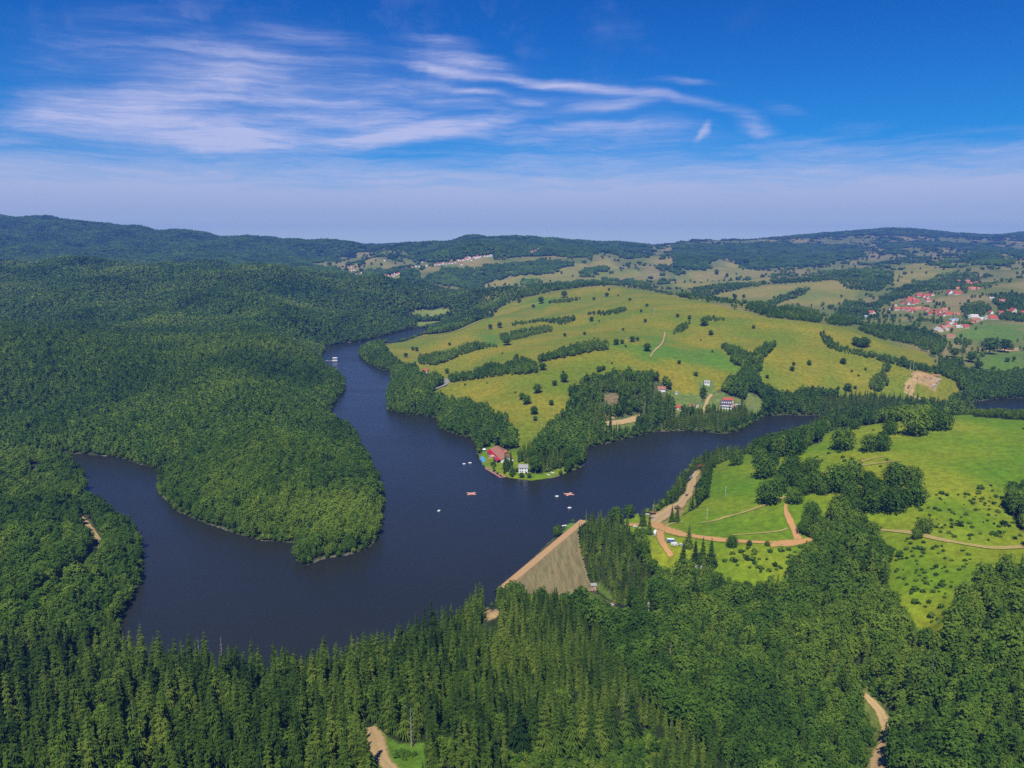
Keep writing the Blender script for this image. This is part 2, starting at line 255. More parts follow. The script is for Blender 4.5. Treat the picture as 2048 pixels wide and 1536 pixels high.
BARE = [PP([(1205,792),(1225,786),(1244,792),(1240,808),(1218,815)]), P3([(1900,860),(2030,865),(2020,885),(1920,885)]), PP([(1808,788),(1812,765),(1826,760),(1826,745),(1838,743),(1882,758),(1868,785),(1845,775),(1832,770),(1826,793)]),
        PP([(968,1238),(966,1218),(976,1214),(985,1222),(996,1212),(998,1232),(984,1238)]), PP([(60,940),(84,938),(86,950),(66,952)]), PP([(1205,825),(1225,820),(1230,835),(1205,842)])]
def any_in(X, Y, polys):
    r = np.zeros(np.shape(X), bool)
    for p in polys: r |= inside(X, Y, p)
    return r
def vnoise(X, Y, l, seed): return waves(X, Y, l * 0.5, l * 1.5, 14, seed)

# colours of the ground cover per vertex (albedo of grass, leaf litter, bare earth)
fx, fy = GX.ravel(), GY.ravel(); fld = LD.ravel(); NV = len(fx)
cover = np.tile(np.array([0.030, 0.042, 0.016]), (NV, 1)); cover[(fx > 0) & (fy > 900)] = (0.075, 0.095, 0.03)
n1 = vnoise(fx, fy, 90, 21); n2 = vnoise(fx, fy, 260, 22); n3 = vnoise(fx, fy, 900, 23)
def lay(maskp, col, amt=1.0, var=None):
    mk = any_in(fx, fy, maskp) if isinstance(maskp, list) else maskp
    cover[mk] = cover[mk] * (1 - amt) + np.asarray(col) * amt
EAST = lambda X, Y: (X > -0.041 * Y) & (Y > 1340)
far = inside(fx, fy, FAR) | EAST(fx, fy)
mixf = sstep(-0.6, 1.2, n2 + 0.7 * n3)[:, None]
cover[far] = (np.array([0.245, 0.20, 0.075]) * mixf + np.array([0.13, 0.155, 0.035]) * (1 - mixf))[far]
fm = any_in(fx, fy, FARMEAD); t = sstep(-1, 1, n2)[:, None]
cover[fm] = (np.array([0.26, 0.215, 0.055]) * t + np.array([0.17, 0.19, 0.035]) * (1 - t))[fm]
m2 = inside(fx, fy, MEAD2); t = sstep(-1.1, 1.2, n1 * 0.6 + n2)[:, None]
cover[m2] = (np.array([0.232, 0.205, 0.016]) * t + np.array([0.142, 0.182, 0.012]) * (1 - t))[m2]
m1 = any_in(fx, fy, [MEAD1, CAMP, TIP, TOEGRASS]); t = sstep(-1, 1.2, n1 * 0.5 + n2)[:, None]
cover[m1] = (np.array([0.225, 0.25, 0.014]) * t + np.array([0.110, 0.195, 0.007]) * (1 - t))[m1]
lay([MEAD3, REED], (0.20, 0.23, 0.05)); 
for gp in GREEN:
    gd = np.full(NV, 999.0); bx = (fx > gp[:, 0].min() - 60) & (fx < gp[:, 0].max() + 60) & (fy > gp[:, 1].min() - 60) & (fy < gp[:, 1].max() + 60); gd[bx] = sdist(fx[bx], fy[bx], gp); ga = (sstep(30, -30, gd + 22 * n1) * 0.8)[:, None]; cover[:] = cover * (1 - ga) + np.array([0.092, 0.190, 0.018]) * ga
lay([OPEN[10]], (0.11, 0.20, 0.02)); VERGE = PP([(1690,1335),(1780,1340),(1800,1420),(1745,1393),(1712,1378)]); lay([OPEN[11], VERGE], (0.115, 0.14, 0.03)); lay([OPEN[k] for k in (12, 13, 14, 15, 16, 17)], (0.14, 0.18, 0.045))
lay([OPEN[-4], OPEN[-5]], (0.09, 0.14, 0.02)); lay([OPEN[22]], (0.085, 0.125, 0.018)); lay([OPEN[-3]], (0.12, 0.20, 0.02)); lay([OPEN[-2]], (0.10, 0.22, 0.025)); lay([OPEN[-1]], (0.09, 0.085, 0.045))
lay([STRIP], (0.26, 0.20, 0.08)); lay(BARE, (0.42, 0.27, 0.13)); lay([BARE[0]], (0.20, 0.15, 0.08))
lay((fld < 1.5) & (fld > -20) & ~m1 & (vnoise(fx, fy, 40, 24) > 0.2), (0.13, 0.12, 0.07))
lay((fld < 3) & (fld > -20) & ~m1 & (vnoise(fx, fy, 40, 24) <= 0.2), (0.05, 0.065, 0.025))

def link_mesh(name, v, f, mat=None, parent=None, smooth=False):
    me = bpy.data.meshes.new(name); v = np.asarray(v, np.float32); 
    if isinstance(f, np.ndarray):
        n, k = f.shape
        me.vertices.add(len(v)); me.vertices.foreach_set('co', v.ravel()); me.loops.add(n * k); me.polygons.add(n)
        me.loops.foreach_set('vertex_index', f.astype(np.int32).ravel()); me.polygons.foreach_set('loop_start', np.arange(0, n * k, k, dtype=np.int32))
        me.update(calc_edges=True)
    else: me.from_pydata(v.tolist(), [], f)
    if smooth: me.polygons.foreach_set('use_smooth', np.ones(len(me.polygons), bool))
    if mat:
        for q in (mat if isinstance(mat, (list, tuple)) else [mat]): me.materials.append(q)
    me.validate(); o = bpy.data.objects.new(name, me); COL.objects.link(o)
    if parent: o.parent = parent
    return o
def tag(o, label=None, cat=None, group=None, kind=None):
    if label: o['label'] = label
    if cat: o['category'] = cat
    if group: o['group'] = group
    if kind: o['kind'] = kind
    return o

# ------------------------------------------------------------------ materials
class MT:                                         # small node helper
    def __init__(s, name):
        s.m = bpy.data.materials.new(name); s.m.use_nodes = True; s.t = s.m.node_tree; s.t.nodes.clear()
        s.out = s.n('ShaderNodeOutputMaterial')
    def n(s, t, **k):
        q = s.t.nodes.new(t)
        for a, b in k.items(): setattr(q, a, b)
        return q
    def l(s, a, b): s.t.links.new(a, b)
    def math(s, op, a, b=None, clamp=False):
        q = s.n('ShaderNodeMath', operation=op, use_clamp=clamp)
        for i, x in enumerate((a, b)):
            if x is None: continue
            if hasattr(x, 'links'): s.l(x, q.inputs[i])
            else: q.inputs[i].default_value = x
        return q.outputs[0]
    def mix(s, f, a, b, mode='MIX'):
        q = s.n('ShaderNodeMix', data_type='RGBA', blend_type=mode)
        for i, x in ((0, f), (6, a), (7, b)):
            if hasattr(x, 'links'): s.l(x, q.inputs[i])
            elif i == 0: q.inputs[0].default_value = x
            else: q.inputs[i].default_value = (*x, 1) if len(x) == 3 else x
        return q.outputs[2]
    def noise(s, vec, scale, detail=4, rough=0.55):
        q = s.n('ShaderNodeTexNoise'); q.inputs['Scale'].default_value = scale; q.inputs['Detail'].default_value = detail; q.inputs['Roughness'].default_value = rough
        s.l(vec, q.inputs['Vector']); return q.outputs[0]
    def ramp(s, f, a, b, lo=0.0, hi=1.0):
        q = s.n('ShaderNodeMapRange', interpolation_type='SMOOTHSTEP'); s.l(f, q.inputs[0])
        q.inputs[1].default_value = a; q.inputs[2].default_value = b; q.inputs[3].default_value = lo; q.inputs[4].default_value = hi; return q.outputs[0]
    def bsdf(s, col, rough=0.8, spec=0.25, **k):
        q = s.n('ShaderNodeBsdfPrincipled'); q.inputs['Roughness'].default_value = rough; q.inputs['Specular IOR Level'].default_value = spec
        if hasattr(col, 'links'): s.l(col, q.inputs['Base Color'])
        else: q.inputs['Base Color'].default_value = (*col, 1)
        s.l(q.outputs[0], s.out.inputs[0]); return q
    def bump(s, h, bs, strength=0.4, dist=1.0):
        q = s.n('ShaderNodeBump'); q.inputs['Strength'].default_value = strength; q.inputs['Distance'].default_value = dist
        s.l(h, q.inputs['Height']); s.l(q.outputs[0], bs.inputs['Normal'])
def mat_ground():
    k = MT('ground_cover'); a = k.n('ShaderNodeAttribute', attribute_name='cover'); p = k.n('ShaderNodeNewGeometry').outputs['Position']
    f1 = k.noise(p, 0.16, 6, 0.68); f2 = k.noise(p, 0.022, 5, 0.6); f3 = k.noise(p, 0.9, 3, 0.6)
    v = k.math('MULTIPLY', k.ramp(f1, 0.28, 0.72, 0.72, 1.22), k.ramp(f3, 0.3, 0.7, 0.84, 1.14))
    cm = k.n('ShaderNodeCombineColor'); [k.l(v, cm.inputs[i]) for i in range(3)]
    c1 = k.mix(1.0, a.outputs['Color'], cm.outputs[0], 'MULTIPLY')
    c2 = k.mix(k.ramp(f2, 0.45, 0.72, 0, 0.5), c1, k.mix(1.0, c1, (0.78, 1.02, 0.7), 'MULTIPLY'))
    c2 = k.mix(k.ramp(f2, 0.48, 0.25, 0, 0.55), c2, k.mix(1.0, c1, (1.22, 1.02, 0.85), 'MULTIPLY'))
    mp = k.n('ShaderNodeMapping'); mp.inputs['Rotation'].default_value = (0, 0, R(24)); mp.inputs['Scale'].default_value = (0.012, 0.13, 0.05); k.l(p, mp.inputs['Vector']); f4 = k.noise(mp.outputs[0], 1.0, 5, 0.7); c2 = k.mix(k.ramp(f4, .42, .66, 0, .55), c2, k.mix(1.0, c2, (0.82, 0.86, 0.7), 'MULTIPLY')); c2 = k.mix(k.ramp(f4, .40, .25, 0, .5), c2, k.mix(1.0, c2, (1.2, 1.08, 1.0), 'MULTIPLY'))
    b = k.bsdf(c2, 0.95, 0.1); k.bump(f3, b, 0.35, 0.8); return k.m
def mat_plain(name, col, rough=0.8, spec=0.25, scale=1.5, var=0.25, bump=0.0):
    k = MT(name); p = k.n('ShaderNodeNewGeometry').outputs['Position']; f = k.noise(p, scale, 4, 0.6)
    c = k.mix(f, tuple(x * (1 - var) for x in col), tuple(min(1, x * (1 + var)) for x in col)); b = k.bsdf(c, rough, spec)
    if bump: k.bump(f, b, bump, 0.3)
    return k.m
def mat_leaf(name, dark, mid, light, trans=0.22, vary=0.30):
    k = MT(name); a = k.n('ShaderNodeAttribute', attribute_name='tint', attribute_type='INSTANCER'); r = k.n('ShaderNodeObjectInfo').outputs['Random']
    p = k.n('ShaderNodeNewGeometry').outputs['Position']; f = k.noise(p, 0.55, 2, 0.6)
    t = k.math('ADD', k.math('MULTIPLY', a.outputs['Fac'], 0.5), k.math('MULTIPLY', k.math('SUBTRACT', r, 0.5), vary))
    t = k.math('ADD', t, k.math('MULTIPLY', k.math('SUBTRACT', f, 0.5), 0.5)); t = k.math('ADD', t, 0.5, True)
    q = k.n('ShaderNodeValToRGB'); e = q.color_ramp.elements; e[0].color = (*dark, 1); e[1].color = (*light, 1); e.new(0.5).color = (*mid, 1); k.l(t, q.inputs[0])
    d = k.n('ShaderNodeBsdfDiffuse'); tr = k.n('ShaderNodeBsdfTranslucent'); mx = k.n('ShaderNodeMixShader'); mx.inputs[0].default_value = trans
    k.l(q.outputs[0], d.inputs[0]); k.l(q.outputs[0], tr.inputs[0]); k.l(d.outputs[0], mx.inputs[1]); k.l(tr.outputs[0], mx.inputs[2]); k.l(mx.outputs[0], k.out.inputs[0]); return k.m
def mat_water():
    k = MT('lake_water'); p = k.n('ShaderNodeNewGeometry').outputs['Position']; f2 = k.noise(p, 0.006, 3, 0.5)
    c = k.mix(f2, (0.016, 0.018, 0.014), (0.023, 0.025, 0.019)); b = k.bsdf(c, 0.08, 0.30); b.inputs['IOR'].default_value = 1.33
    mp = k.n('ShaderNodeMapping'); mp.inputs['Scale'].default_value = (0.003, 0.011, 1); mp.inputs['Rotation'].default_value = (0, 0, R(18)); k.l(p, mp.inputs['Vector']); k.l(k.ramp(k.noise(mp.outputs[0], 1.0, 5, 0.65), .35, .68, 0.03, 0.24), b.inputs['Roughness'])
    h = k.math('ADD', k.noise(p, 0.45, 3, 0.6), k.math('MULTIPLY', k.noise(p, 1.7, 2, 0.6), 0.35)); k.bump(h, b, 0.55, 0.45); return k.m
M_GROUND, M_WATER = mat_ground(), mat_water()
M_SPRUCE = mat_leaf('spruce_needles', (0.016, 0.040, 0.010), (0.062, 0.110, 0.016), (0.148, 0.198, 0.028), 0.14, 0.62)
M_BROAD = mat_leaf('broadleaf_leaves', (0.020, 0.056, 0.011), (0.068, 0.138, 0.017), (0.172, 0.245, 0.028), 0.22, 0.30)
M_BARK = mat_plain('bark', (0.20, 0.165, 0.125), 0.9, 0.1, 3, 0.35)
M_GREYBARK = mat_plain('dead_wood', (0.30, 0.27, 0.23), 0.9, 0.1, 3, 0.3)

# ------------------------------------------------------------------ terrain and water
vi = np.arange(NR * NC).reshape(NR, NC)
terr = link_mesh('terrain', np.stack([GX, GY, H], -1).reshape(-1, 3), np.stack([vi[:-1, :-1], vi[:-1, 1:], vi[1:, 1:], vi[1:, :-1]], -1).reshape(-1, 4), M_GROUND, smooth=True)
ca = terr.data.color_attributes.new('cover', 'FLOAT_COLOR', 'POINT'); ca.data.foreach_set('color', np.concatenate([cover, np.ones((NV, 1))], 1).astype(np.float32).ravel())
tag(terr, kind='structure')
ctr = np.roll(LAKE, -1, 0) - np.roll(LAKE, 1, 0); nrm = np.stack([ctr[:, 1], -ctr[:, 0]], -1); nrm /= np.linalg.norm(nrm, axis=1, keepdims=True) + 1e-9
area = np.sum(LAKE[:, 0] * np.roll(LAKE[:, 1], -1) - np.roll(LAKE[:, 0], -1) * LAKE[:, 1])
LW = LAKE + nrm * (2.0 if area > 0 else -2.0)
bm = bmesh.new(); bm.faces.new([bm.verts.new((a, b, 0)) for a, b in LW]); bmesh.ops.triangulate(bm, faces=bm.faces[:]); bmesh.ops.recalc_face_normals(bm, faces=bm.faces[:])
me = bpy.data.meshes.new('water'); bm.to_mesh(me); bm.free(); me.materials.append(M_WATER)
if me.polygons[0].normal.z < 0: me.flip_normals()
wat = bpy.data.objects.new('water', me); COL.objects.link(wat); tag(wat, kind='structure')
# ------------------------------------------------------------------ roads and tracks, draped on the ground
def smooth_line(pts, step=4.0):
    P = np.asarray(pts, float)
    for _ in range(2):
        Q = [P[0]]
        for a, b in zip(P[:-1], P[1:]): Q += [a * 0.75 + b * 0.25, a * 0.25 + b * 0.75]
        P = np.array(Q + [P[-1]])
    L = np.concatenate([[0], np.cumsum(np.linalg.norm(np.diff(P, axis=0), axis=1))]); n = max(2, int(L[-1] / step) + 1); t = np.linspace(0, L[-1], n)
    return np.stack([np.interp(t, L, P[:, 0]), np.interp(t, L, P[:, 1])], -1)
ROADS = []
def road(name, pts, width, mat, o=(0, 0), s=1.0, lift=0.25, label=None, vary=0.18, keep=True):
    P = onto([o[0] + a / s for a, b in pts], [o[1] + b / s for a, b in pts])[:, :2]; Q = smooth_line(P)
    T = np.gradient(Q, axis=0); T /= np.linalg.norm(T, axis=1, keepdims=True) + 1e-9; Nn = np.stack([-T[:, 1], T[:, 0]], -1)
    r = np.random.default_rng(len(ROADS) + 5); k = 5; offs = np.linspace(-0.5, 0.5, k)
    j = np.convolve(r.normal(0, vary, len(Q) + 4), np.ones(5) / 3, 'valid') if vary else np.zeros(len(Q)); V = []
    for i in range(len(Q)):
        ww = np.interp(i / (len(Q) - 1), np.linspace(0, 1, len(width)), width) if isinstance(width, (list, tuple)) else width
        for q in offs:
            p_ = Q[i] + Nn[i] * ww * 1.35 * q * (1 + j[i]); V.append((p_[0], p_[1], 0))
    V = np.array(V); dist = np.hypot(V[:, 0], V[:, 1]); V[:, 2] = ground(V[:, 0], V[:, 1]) + lift + dist * 0.0004
    ii = np.arange(len(Q) * k).reshape(len(Q), k); fcs = np.stack([ii[:-1, :-1], ii[:-1, 1:], ii[1:, 1:], ii[1:, :-1]], -1).reshape(-1, 4)
    ob = link_mesh(name, V, fcs, mat); at_ = ob.data.attributes.new('across', 'FLOAT', 'POINT'); at_.data.foreach_set('value', np.tile(offs * 2, len(Q)).astype(np.float32))
    if ob.data.polygons[0].normal.z < 0: ob.data.flip_normals()
    tag(ob, kind='structure'); ROADS.append((Q, (max(width) if isinstance(width, (list, tuple)) else width)))
    return ob
def mat_track(name, col, grass, mid):
    k = MT(name); p = k.n('ShaderNodeNewGeometry').outputs['Position']; a = k.n('ShaderNodeAttribute', attribute_name='across'); ab = k.math('ABSOLUTE', a.outputs['Fac']); f = k.noise(p, 0.35, 6, 0.7); f2 = k.noise(p, 1.6, 3, 0.6)
    c = k.mix(f, tuple(x * 0.62 for x in col), tuple(x * 1.32 for x in col)); c = k.mix(k.ramp(f2, .5, .8, 0, .5), c, tuple(x * 0.6 for x in col))
    e = k.ramp(k.math('ADD', ab, k.math('MULTIPLY', k.math('SUBTRACT', f, 0.5), 1.5)), 0.62, 0.92); m_ = k.math('MULTIPLY', k.ramp(ab, 0.34, 0.10), k.ramp(f, .35, .6, 0, mid)); c = k.mix(k.math('MAXIMUM', e, m_), c, grass); b = k.bsdf(c, 0.95, 0.1); k.bump(f2, b, .5, .4); return k.m
M_DIRT = mat_track('orange_dirt', (0.50, 0.265, 0.105), (0.17, 0.19, 0.03), 0.15); M_SAND = mat_track('pale_dirt', (0.46, 0.31, 0.15), (0.17, 0.18, 0.035), 0.35); M_TRACK = mat_track('wheel_track_dirt', (0.44, 0.30, 0.12), (0.13, 0.20, 0.022), 0.95)
M_ASPH = mat_plain('worn_asphalt', (0.27, 0.25, 0.21), 0.9, 0.2, 0.8, 0.15)
road('dirt_road', [(640,1090),(720,1120),(745,1180),(735,1260),(750,1330),(800,1430),(880,1540),(900,1570)], [11,9,6,5,5,5,5,5], M_DIRT, CC, TZ)
road('dirt_road', [(760,1140),(860,1180),(960,1215),(1080,1250),(1250,1270),(1500,1310),(1700,1330),(2048,1350),(2300,1362),(2560,1370)], [8,7,6,5,4.5,4.5,4.5,5], M_DIRT, CC, TZ)
road('dirt_road', [(560,1000),(690,985),(760,975),(840,955)], [5,9,6,4], M_DIRT, C6, SZ)
road('dirt_road', [(655,755),(650,790),(670,840),(700,900),(725,950),(730,975)], [3.5,3.5,4,6], M_DIRT, C6, SZ)
road('dirt_track', [(800,1120),(900,1080),(1060,1060)], [4,3,2], M_TRACK, CC, TZ)
road('dirt_track', [(150,870),(260,850),(380,815),(500,775),(580,745),(650,715)], [1.5,2,2.5,3,3.5,3.5], M_TRACK, C6, SZ)
road('dirt_track', [(340,938),(440,935),(560,925),(640,912),(665,900)], [1.2,1.5,1.5,1.5], M_TRACK, C6, SZ)
road('dirt_track', [(795,612),(850,590),(930,560),(1030,530),(1120,500),(1230,480)], [4,4,3,2.5,2,1.5], M_TRACK, C6, SZ)
road('dirt_track', [(1000,545),(1150,525),(1250,512),(1335,505)], [1.5,2,2.5,1.5], M_TRACK, C6, SZ)
road('dirt_track', [(1200,910),(1300,918),(1390,925),(1450,938),(1520,960),(1650,985),(1780,1005),(1880,1018),(1980,1012),(2060,1005),(2200,990)], [2.5,3,3.5,3.5,4,4], M_TRACK, C6, SZ)
road('dirt_road', [(640,1090),(740,980),(900,880),(1020,800),(1100,720),(1160,620),(1200,500),(1240,400),(1280,320)], [9,14,12,10,9,8,7,5,4], M_SAND, CC, TZ, vary=0.25)
road('dirt_road', [(220,1105),(400,1095),(520,1090),(640,1090)], [5,5,5,8], M_DIRT, CC, TZ)
road('dirt_road', [(1722,1388),(1745,1405),(1765,1430),(1775,1460),(1768,1490),(1755,1520),(1750,1560)], [3.5,5,6,6,5.5,5], M_SAND, vary=0.2)
road('dirt_road', [(742,1455),(745,1475),(752,1500),(768,1525),(790,1545)], [3,7,6,4.5,3.5], M_SAND, vary=0.2)
road('road', [(838,791),(852,784),(872,778),(890,771),(896,766),(890,758)], 5, M_ASPH, vary=0.02)
road('road', [(1195,852),(1212,849),(1235,846),(1255,843),(1285,835)], 7, M_SAND, vary=0.1)
road('dirt_track', [(1405,825),(1412,808),(1418,795),(1424,790)], 3.5, M_SAND, vary=0.1)
road('dirt_track', [(1330,665),(1325,690),(1310,700),(1300,715)], 2.0, M_SAND, vary=0.2)
road('dirt_track', [(760,693),(800,683),(850,672),(890,667),(940,655),(965,640)], 4, M_SAND, vary=0.1)
road('dirt_track', [(1808,786),(1830,796),(1850,803),(1862,800)], 2.5, M_SAND)
road('dirt_track', [(160,1032),(175,1050),(190,1070),(205,1088),(192,1112),(150,1150),(95,1188),(40,1218)], 3.5, M_SAND, vary=0.2)

# ------------------------------------------------------------------ tree shapes
def ring(c_, r, n, z): return [(c_[0] + r * math.cos(2 * math.pi * k / n), c_[1] + r * math.sin(2 * math.pi * k / n), z) for k in range(n)]
def trunk_geo(h, r, n=6, lean=0.0, limbs=()):
    v, f = [], []; hs = [0, 0.25 * h, 0.6 * h, h]; rs = [r * 1.25, r, r * 0.62, r * 0.12]
    for zz, rr in zip(hs, rs): v += ring((lean * zz, 0), rr, n, zz)
    for i in range(3):
        for k in range(n): f.append([i * n + k, i * n + (k + 1) % n, (i + 1) * n + (k + 1) % n, (i + 1) * n + k])
    for (z0, az, ln, up, rr) in limbs:
        b = len(v); d = np.array([math.cos(az), math.sin(az), up]); e = np.array([0, 0, z0]) + d * ln; s_ = np.array([-math.sin(az), math.cos(az), 0]) * rr; u_ = np.array([0, 0, rr])
        o_ = np.array([0, 0, z0]); v += [tuple(o_ + s_), tuple(o_ - s_ * .5 + u_), tuple(o_ - s_ * .5 - u_), tuple(e)]; f += [[b, b + 1, b + 3], [b + 1, b + 2, b + 3], [b + 2, b, b + 3]]
    return v, f
def spruce_geo(seed, h=23.0, rad=2.9, whorls=17, nb=9, base=0.10, fine=True):
    r = random.Random(seed); v, f = [], []
    for i in range(whorls):                                     # drooping boughs, split into three toothed fingers
        t = i / (whorls - 1); z0 = h * (base + (1 - base) * t ** 0.92); L = rad * (1 - t) ** 0.68 * (0.80 + 0.42 * r.random()) + 0.30
        n_ = max(4, int(nb * (1 - 0.45 * t)))
        for k in range(n_):
            az = 2 * math.pi * (k + r.random() * 0.6) / n_ + i * 1.3; l = L * (0.72 + 0.5 * r.random()); zj = z0 + (r.random() - 0.5) * h / whorls * 1.1; droop = l * (0.42 + 0.25 * r.random()) * (1 - 0.6 * t)
            d = np.array([math.cos(az), math.sin(az), 0]); s_ = np.array([-d[1], d[0], 0]); wd = l * 0.30 + 0.10; o_ = np.array([0, 0, zj])
            tip = o_ + d * l - np.array([0, 0, droop]); mid = o_ + d * l * 0.55 - np.array([0, 0, droop * 0.3]); b = len(v)
            if fine:
                for sg, ln in ((-1, 0.86), (0, 1.06), (1, 0.8)):
                    e = o_ + d * l * ln + s_ * wd * sg * 0.9 - np.array([0, 0, droop * (1.0 + 0.35 * abs(sg))]); q = len(v)
                    v += [tuple(o_ + s_ * 0.05 * sg), tuple(mid + s_ * wd * (0.5 * sg + 0.32)), tuple(e), tuple(mid + s_ * wd * (0.5 * sg - 0.32))]; f.append([q, q + 1, q + 2, q + 3])
            else:
                v += [tuple(o_), tuple(mid + s_ * wd), tuple(tip), tuple(mid - s_ * wd)]; f.append([b, b + 1, b + 2, b + 3])
    b = len(v); n_ = 6; z1 = h * (base + 0.03)                   # dense inner needles round the stem
    v += ring((0, 0), rad * 0.50, n_, z1) + ring((0, 0), rad * 0.24, n_, h * 0.6) + [(0, 0, h * 1.01)]
    for k in range(n_): f += [[b + k, b + (k + 1) % n_, b + n_ + (k + 1) % n_, b + n_ + k], [b + n_ + k, b + n_ + (k + 1) % n_, b + 2 * n_]]
    return v, f
ICO = {}
def ico(sub):
    if sub not in ICO:
        b = bmesh.new(); bmesh.ops.create_icosphere(b, subdivisions=sub, radius=1); b.verts.ensure_lookup_table()
        ICO[sub] = ([tuple(q.co) for q in b.verts], [[w_.index for w_ in q.verts] for q in b.faces]); b.free()
    return ICO[sub]
def blob(v, f, c_, rx, rz, sub, r, rough=0.18):
    iv, jf = ico(sub); b = len(v); ph = [r.random() * 6.28 for _ in range(6)]
    for q in iv:
        k = 1 + rough * (math.sin(q[0] * 3.1 + ph[0]) + math.sin(q[1] * 3.7 + ph[1]) + math.sin(q[2] * 3.3 + ph[2])) / 2 + rough * 0.5 * (r.random() - 0.5)
        v.append((c_[0] + q[0] * rx * k, c_[1] + q[1] * rx * k, c_[2] + q[2] * rz * k))
    for q in jf: f.append([b + i for i in q])
def broad_geo(seed, h=17.0, rad=4.6, base=0.16, lobes=24, leaves=24, size=0.95, core=2):
    r = random.Random(seed); v, f = [], []; cz = h * (base + (1 - base) * 0.5); hz = h * (1 - base) * 0.5
    if core: blob(v, f, (0, 0, cz), rad * 0.70, hz * 0.74, core, r, 0.15)
    for i in range(lobes):
        zz = 1 - 2 * (i + 0.5) / lobes; zz = zz * 0.92 + 0.05; az = i * 2.39996 + r.random() * 0.7; q = math.sqrt(max(0, 1 - zz * zz)); taper = 1.0 if zz < 0.1 else 1.0 - 0.12 * zz
        k = 0.70 + 0.24 * r.random(); c_ = np.array([math.cos(az) * q * rad * k * taper, math.sin(az) * q * rad * k * taper, cz + zz * hz * (0.72 + 0.2 * r.random())]); lr = rad * (0.30 + 0.16 * r.random())
        for j in range(leaves):
            d = np.array([r.gauss(0, 1), r.gauss(0, 1), r.gauss(0.35, 1)]); d /= np.linalg.norm(d) + 1e-6
            p_ = c_ + d * lr * (0.75 + 0.4 * r.random()) * np.array([1, 1, 0.8]); nn = d + np.array([r.gauss(0, .45), r.gauss(0, .45), r.gauss(0.25, .45)]); nn /= np.linalg.norm(nn) + 1e-6
            a = np.cross(nn, (0.3, 0.2, 0.93)); a /= np.linalg.norm(a) + 1e-6; e = np.cross(nn, a); s_ = size * (0.6 + 0.8 * r.random()); b = len(v)
            v += [tuple(p_ + a * s_ * .6), tuple(p_ + e * s_ * .5 + nn * 0.15), tuple(p_ - a * s_ * .6), tuple(p_ - e * s_ * .5 - nn * 0.1)]; f.append([b, b + 1, b + 2, b + 3])
    return v, f
def clump_geo(seed, n, R_, sub=1):                            # a patch of far crowns
    r = random.Random(seed); v, f = [], []
    for i in range(n):
        a = i * 2.4; q = R_ * math.sqrt((i + 0.5) / n); k = 0.8 + 0.5 * r.random()
        blob(v, f, (q * math.cos(a) + r.gauss(0, .6), q * math.sin(a) + r.gauss(0, .6), 7 + r.random() * 3.5), 4.6 * k, 6.5 * k, sub, r, 0.3)
    return v, f
def mesh_of(name, geo, mats, smooth=False):
    me = bpy.data.meshes.new(name); me.from_pydata([tuple(map(float, q)) for q in geo[0]], [], geo[1])
    for q in (mats if isinstance(mats, list) else [mats]): me.materials.append(q)
    if smooth: me.polygons.foreach_set('use_smooth', np.ones(len(me.polygons), bool))
    return me
def join(a, b, na=None):
    n_ = len(a[0]); return a[0] + b[0], a[1] + [[i + n_ for i in q] for q in b[1]]
def limbs(seed, h, n=7):
    r = random.Random(seed); return [(h * (0.25 + 0.45 * r.random()), r.random() * 6.28, h * 0.16, 0.7, 0.12) for _ in range(n)]
SPR = [(spruce_geo(s_, 23, rd, wh, nb, bs), trunk_geo(22.5, 0.27)) for s_, rd, wh, nb, bs in ((1, 3.5, 15, 9, .12), (2, 3.1, 15, 8, .18), (3, 4.0, 14, 10, .08), (4, 2.5, 16, 9, .30))]
SPR_ME = [(mesh_of('crown', a, M_SPRUCE), mesh_of('trunk', b, M_BARK)) for a, b in SPR]
BRO = [(broad_geo(s_, 17, rd, bs, lo, le, sz), trunk_geo(12, 0.30, limbs=limbs(s_, 15))) for s_, rd, bs, lo, le, sz in ((11, 4.6, .12, 24, 24, .95), (12, 4.0, .10, 26, 22, .9), (13, 5.2, .15, 28, 24, 1.0), (14, 3.3, .16, 22, 22, .85))]
BRO.append((broad_geo(15, 15.5, 8.2, 0.02, 46, 26, 1.05), trunk_geo(11, 0.4, limbs=limbs(15, 14))))
BRO_ME = [(mesh_of('crown', a, M_BROAD), mesh_of('trunk', b, M_BARK)) for a, b in BRO]
def both(name, a, b, ma):
    me = mesh_of(name, join(a, b), [ma, M_BARK]); n_ = len(a[1]); mi = np.zeros(len(me.polygons), np.int32); mi[n_:] = 1; me.polygons.foreach_set('material_index', mi); return me
PROTO = bpy.data.collections.new('tree_shapes')              # not linked to the scene: only the shapes the woods repeat
KINDS = {}
def proto(key, me):
    k = len(KINDS); o = bpy.data.objects.new('tree_shape_%02d' % k, me); PROTO.objects.link(o); KINDS[key] = k
for i, (a, b) in enumerate(SPR): proto('s%d' % i, both('spruce_tree', a, b, M_SPRUCE))
for i in range(2): proto('sm%d' % i, mesh_of('spruce_tree', spruce_geo(30 + i, 23, 3.5, 10, 7, .1, False), M_SPRUCE))
for i, (a, b) in enumerate(BRO[:4]): proto('b%d' % i, both('broadleaf_tree', a, b, M_BROAD))
for i in range(3): proto('bm%d' % i, mesh_of('broadleaf_tree', broad_geo(40 + i, 17, 4.6, .1, 15, 11, 1.5, 2), M_BROAD))
for i in range(3): proto('bf%d' % i, mesh_of('broadleaf_tree', broad_geo(50 + i, 17, 4.8, .06, 9, 6, 2.4, 2), M_BROAD))
for i in range(3): proto('cl%d' % i, mesh_of('far_trees', clump_geo(60 + i, 7, 11), M_BROAD))
for i in range(2): proto('d%d' % i, mesh_of('dead_tree', trunk_geo(20, 0.25, limbs=[(4 + k * .8, k * 2.4, 1.9 - k * .07, -.15, .07) for k in range(19)]), M_GREYBARK))
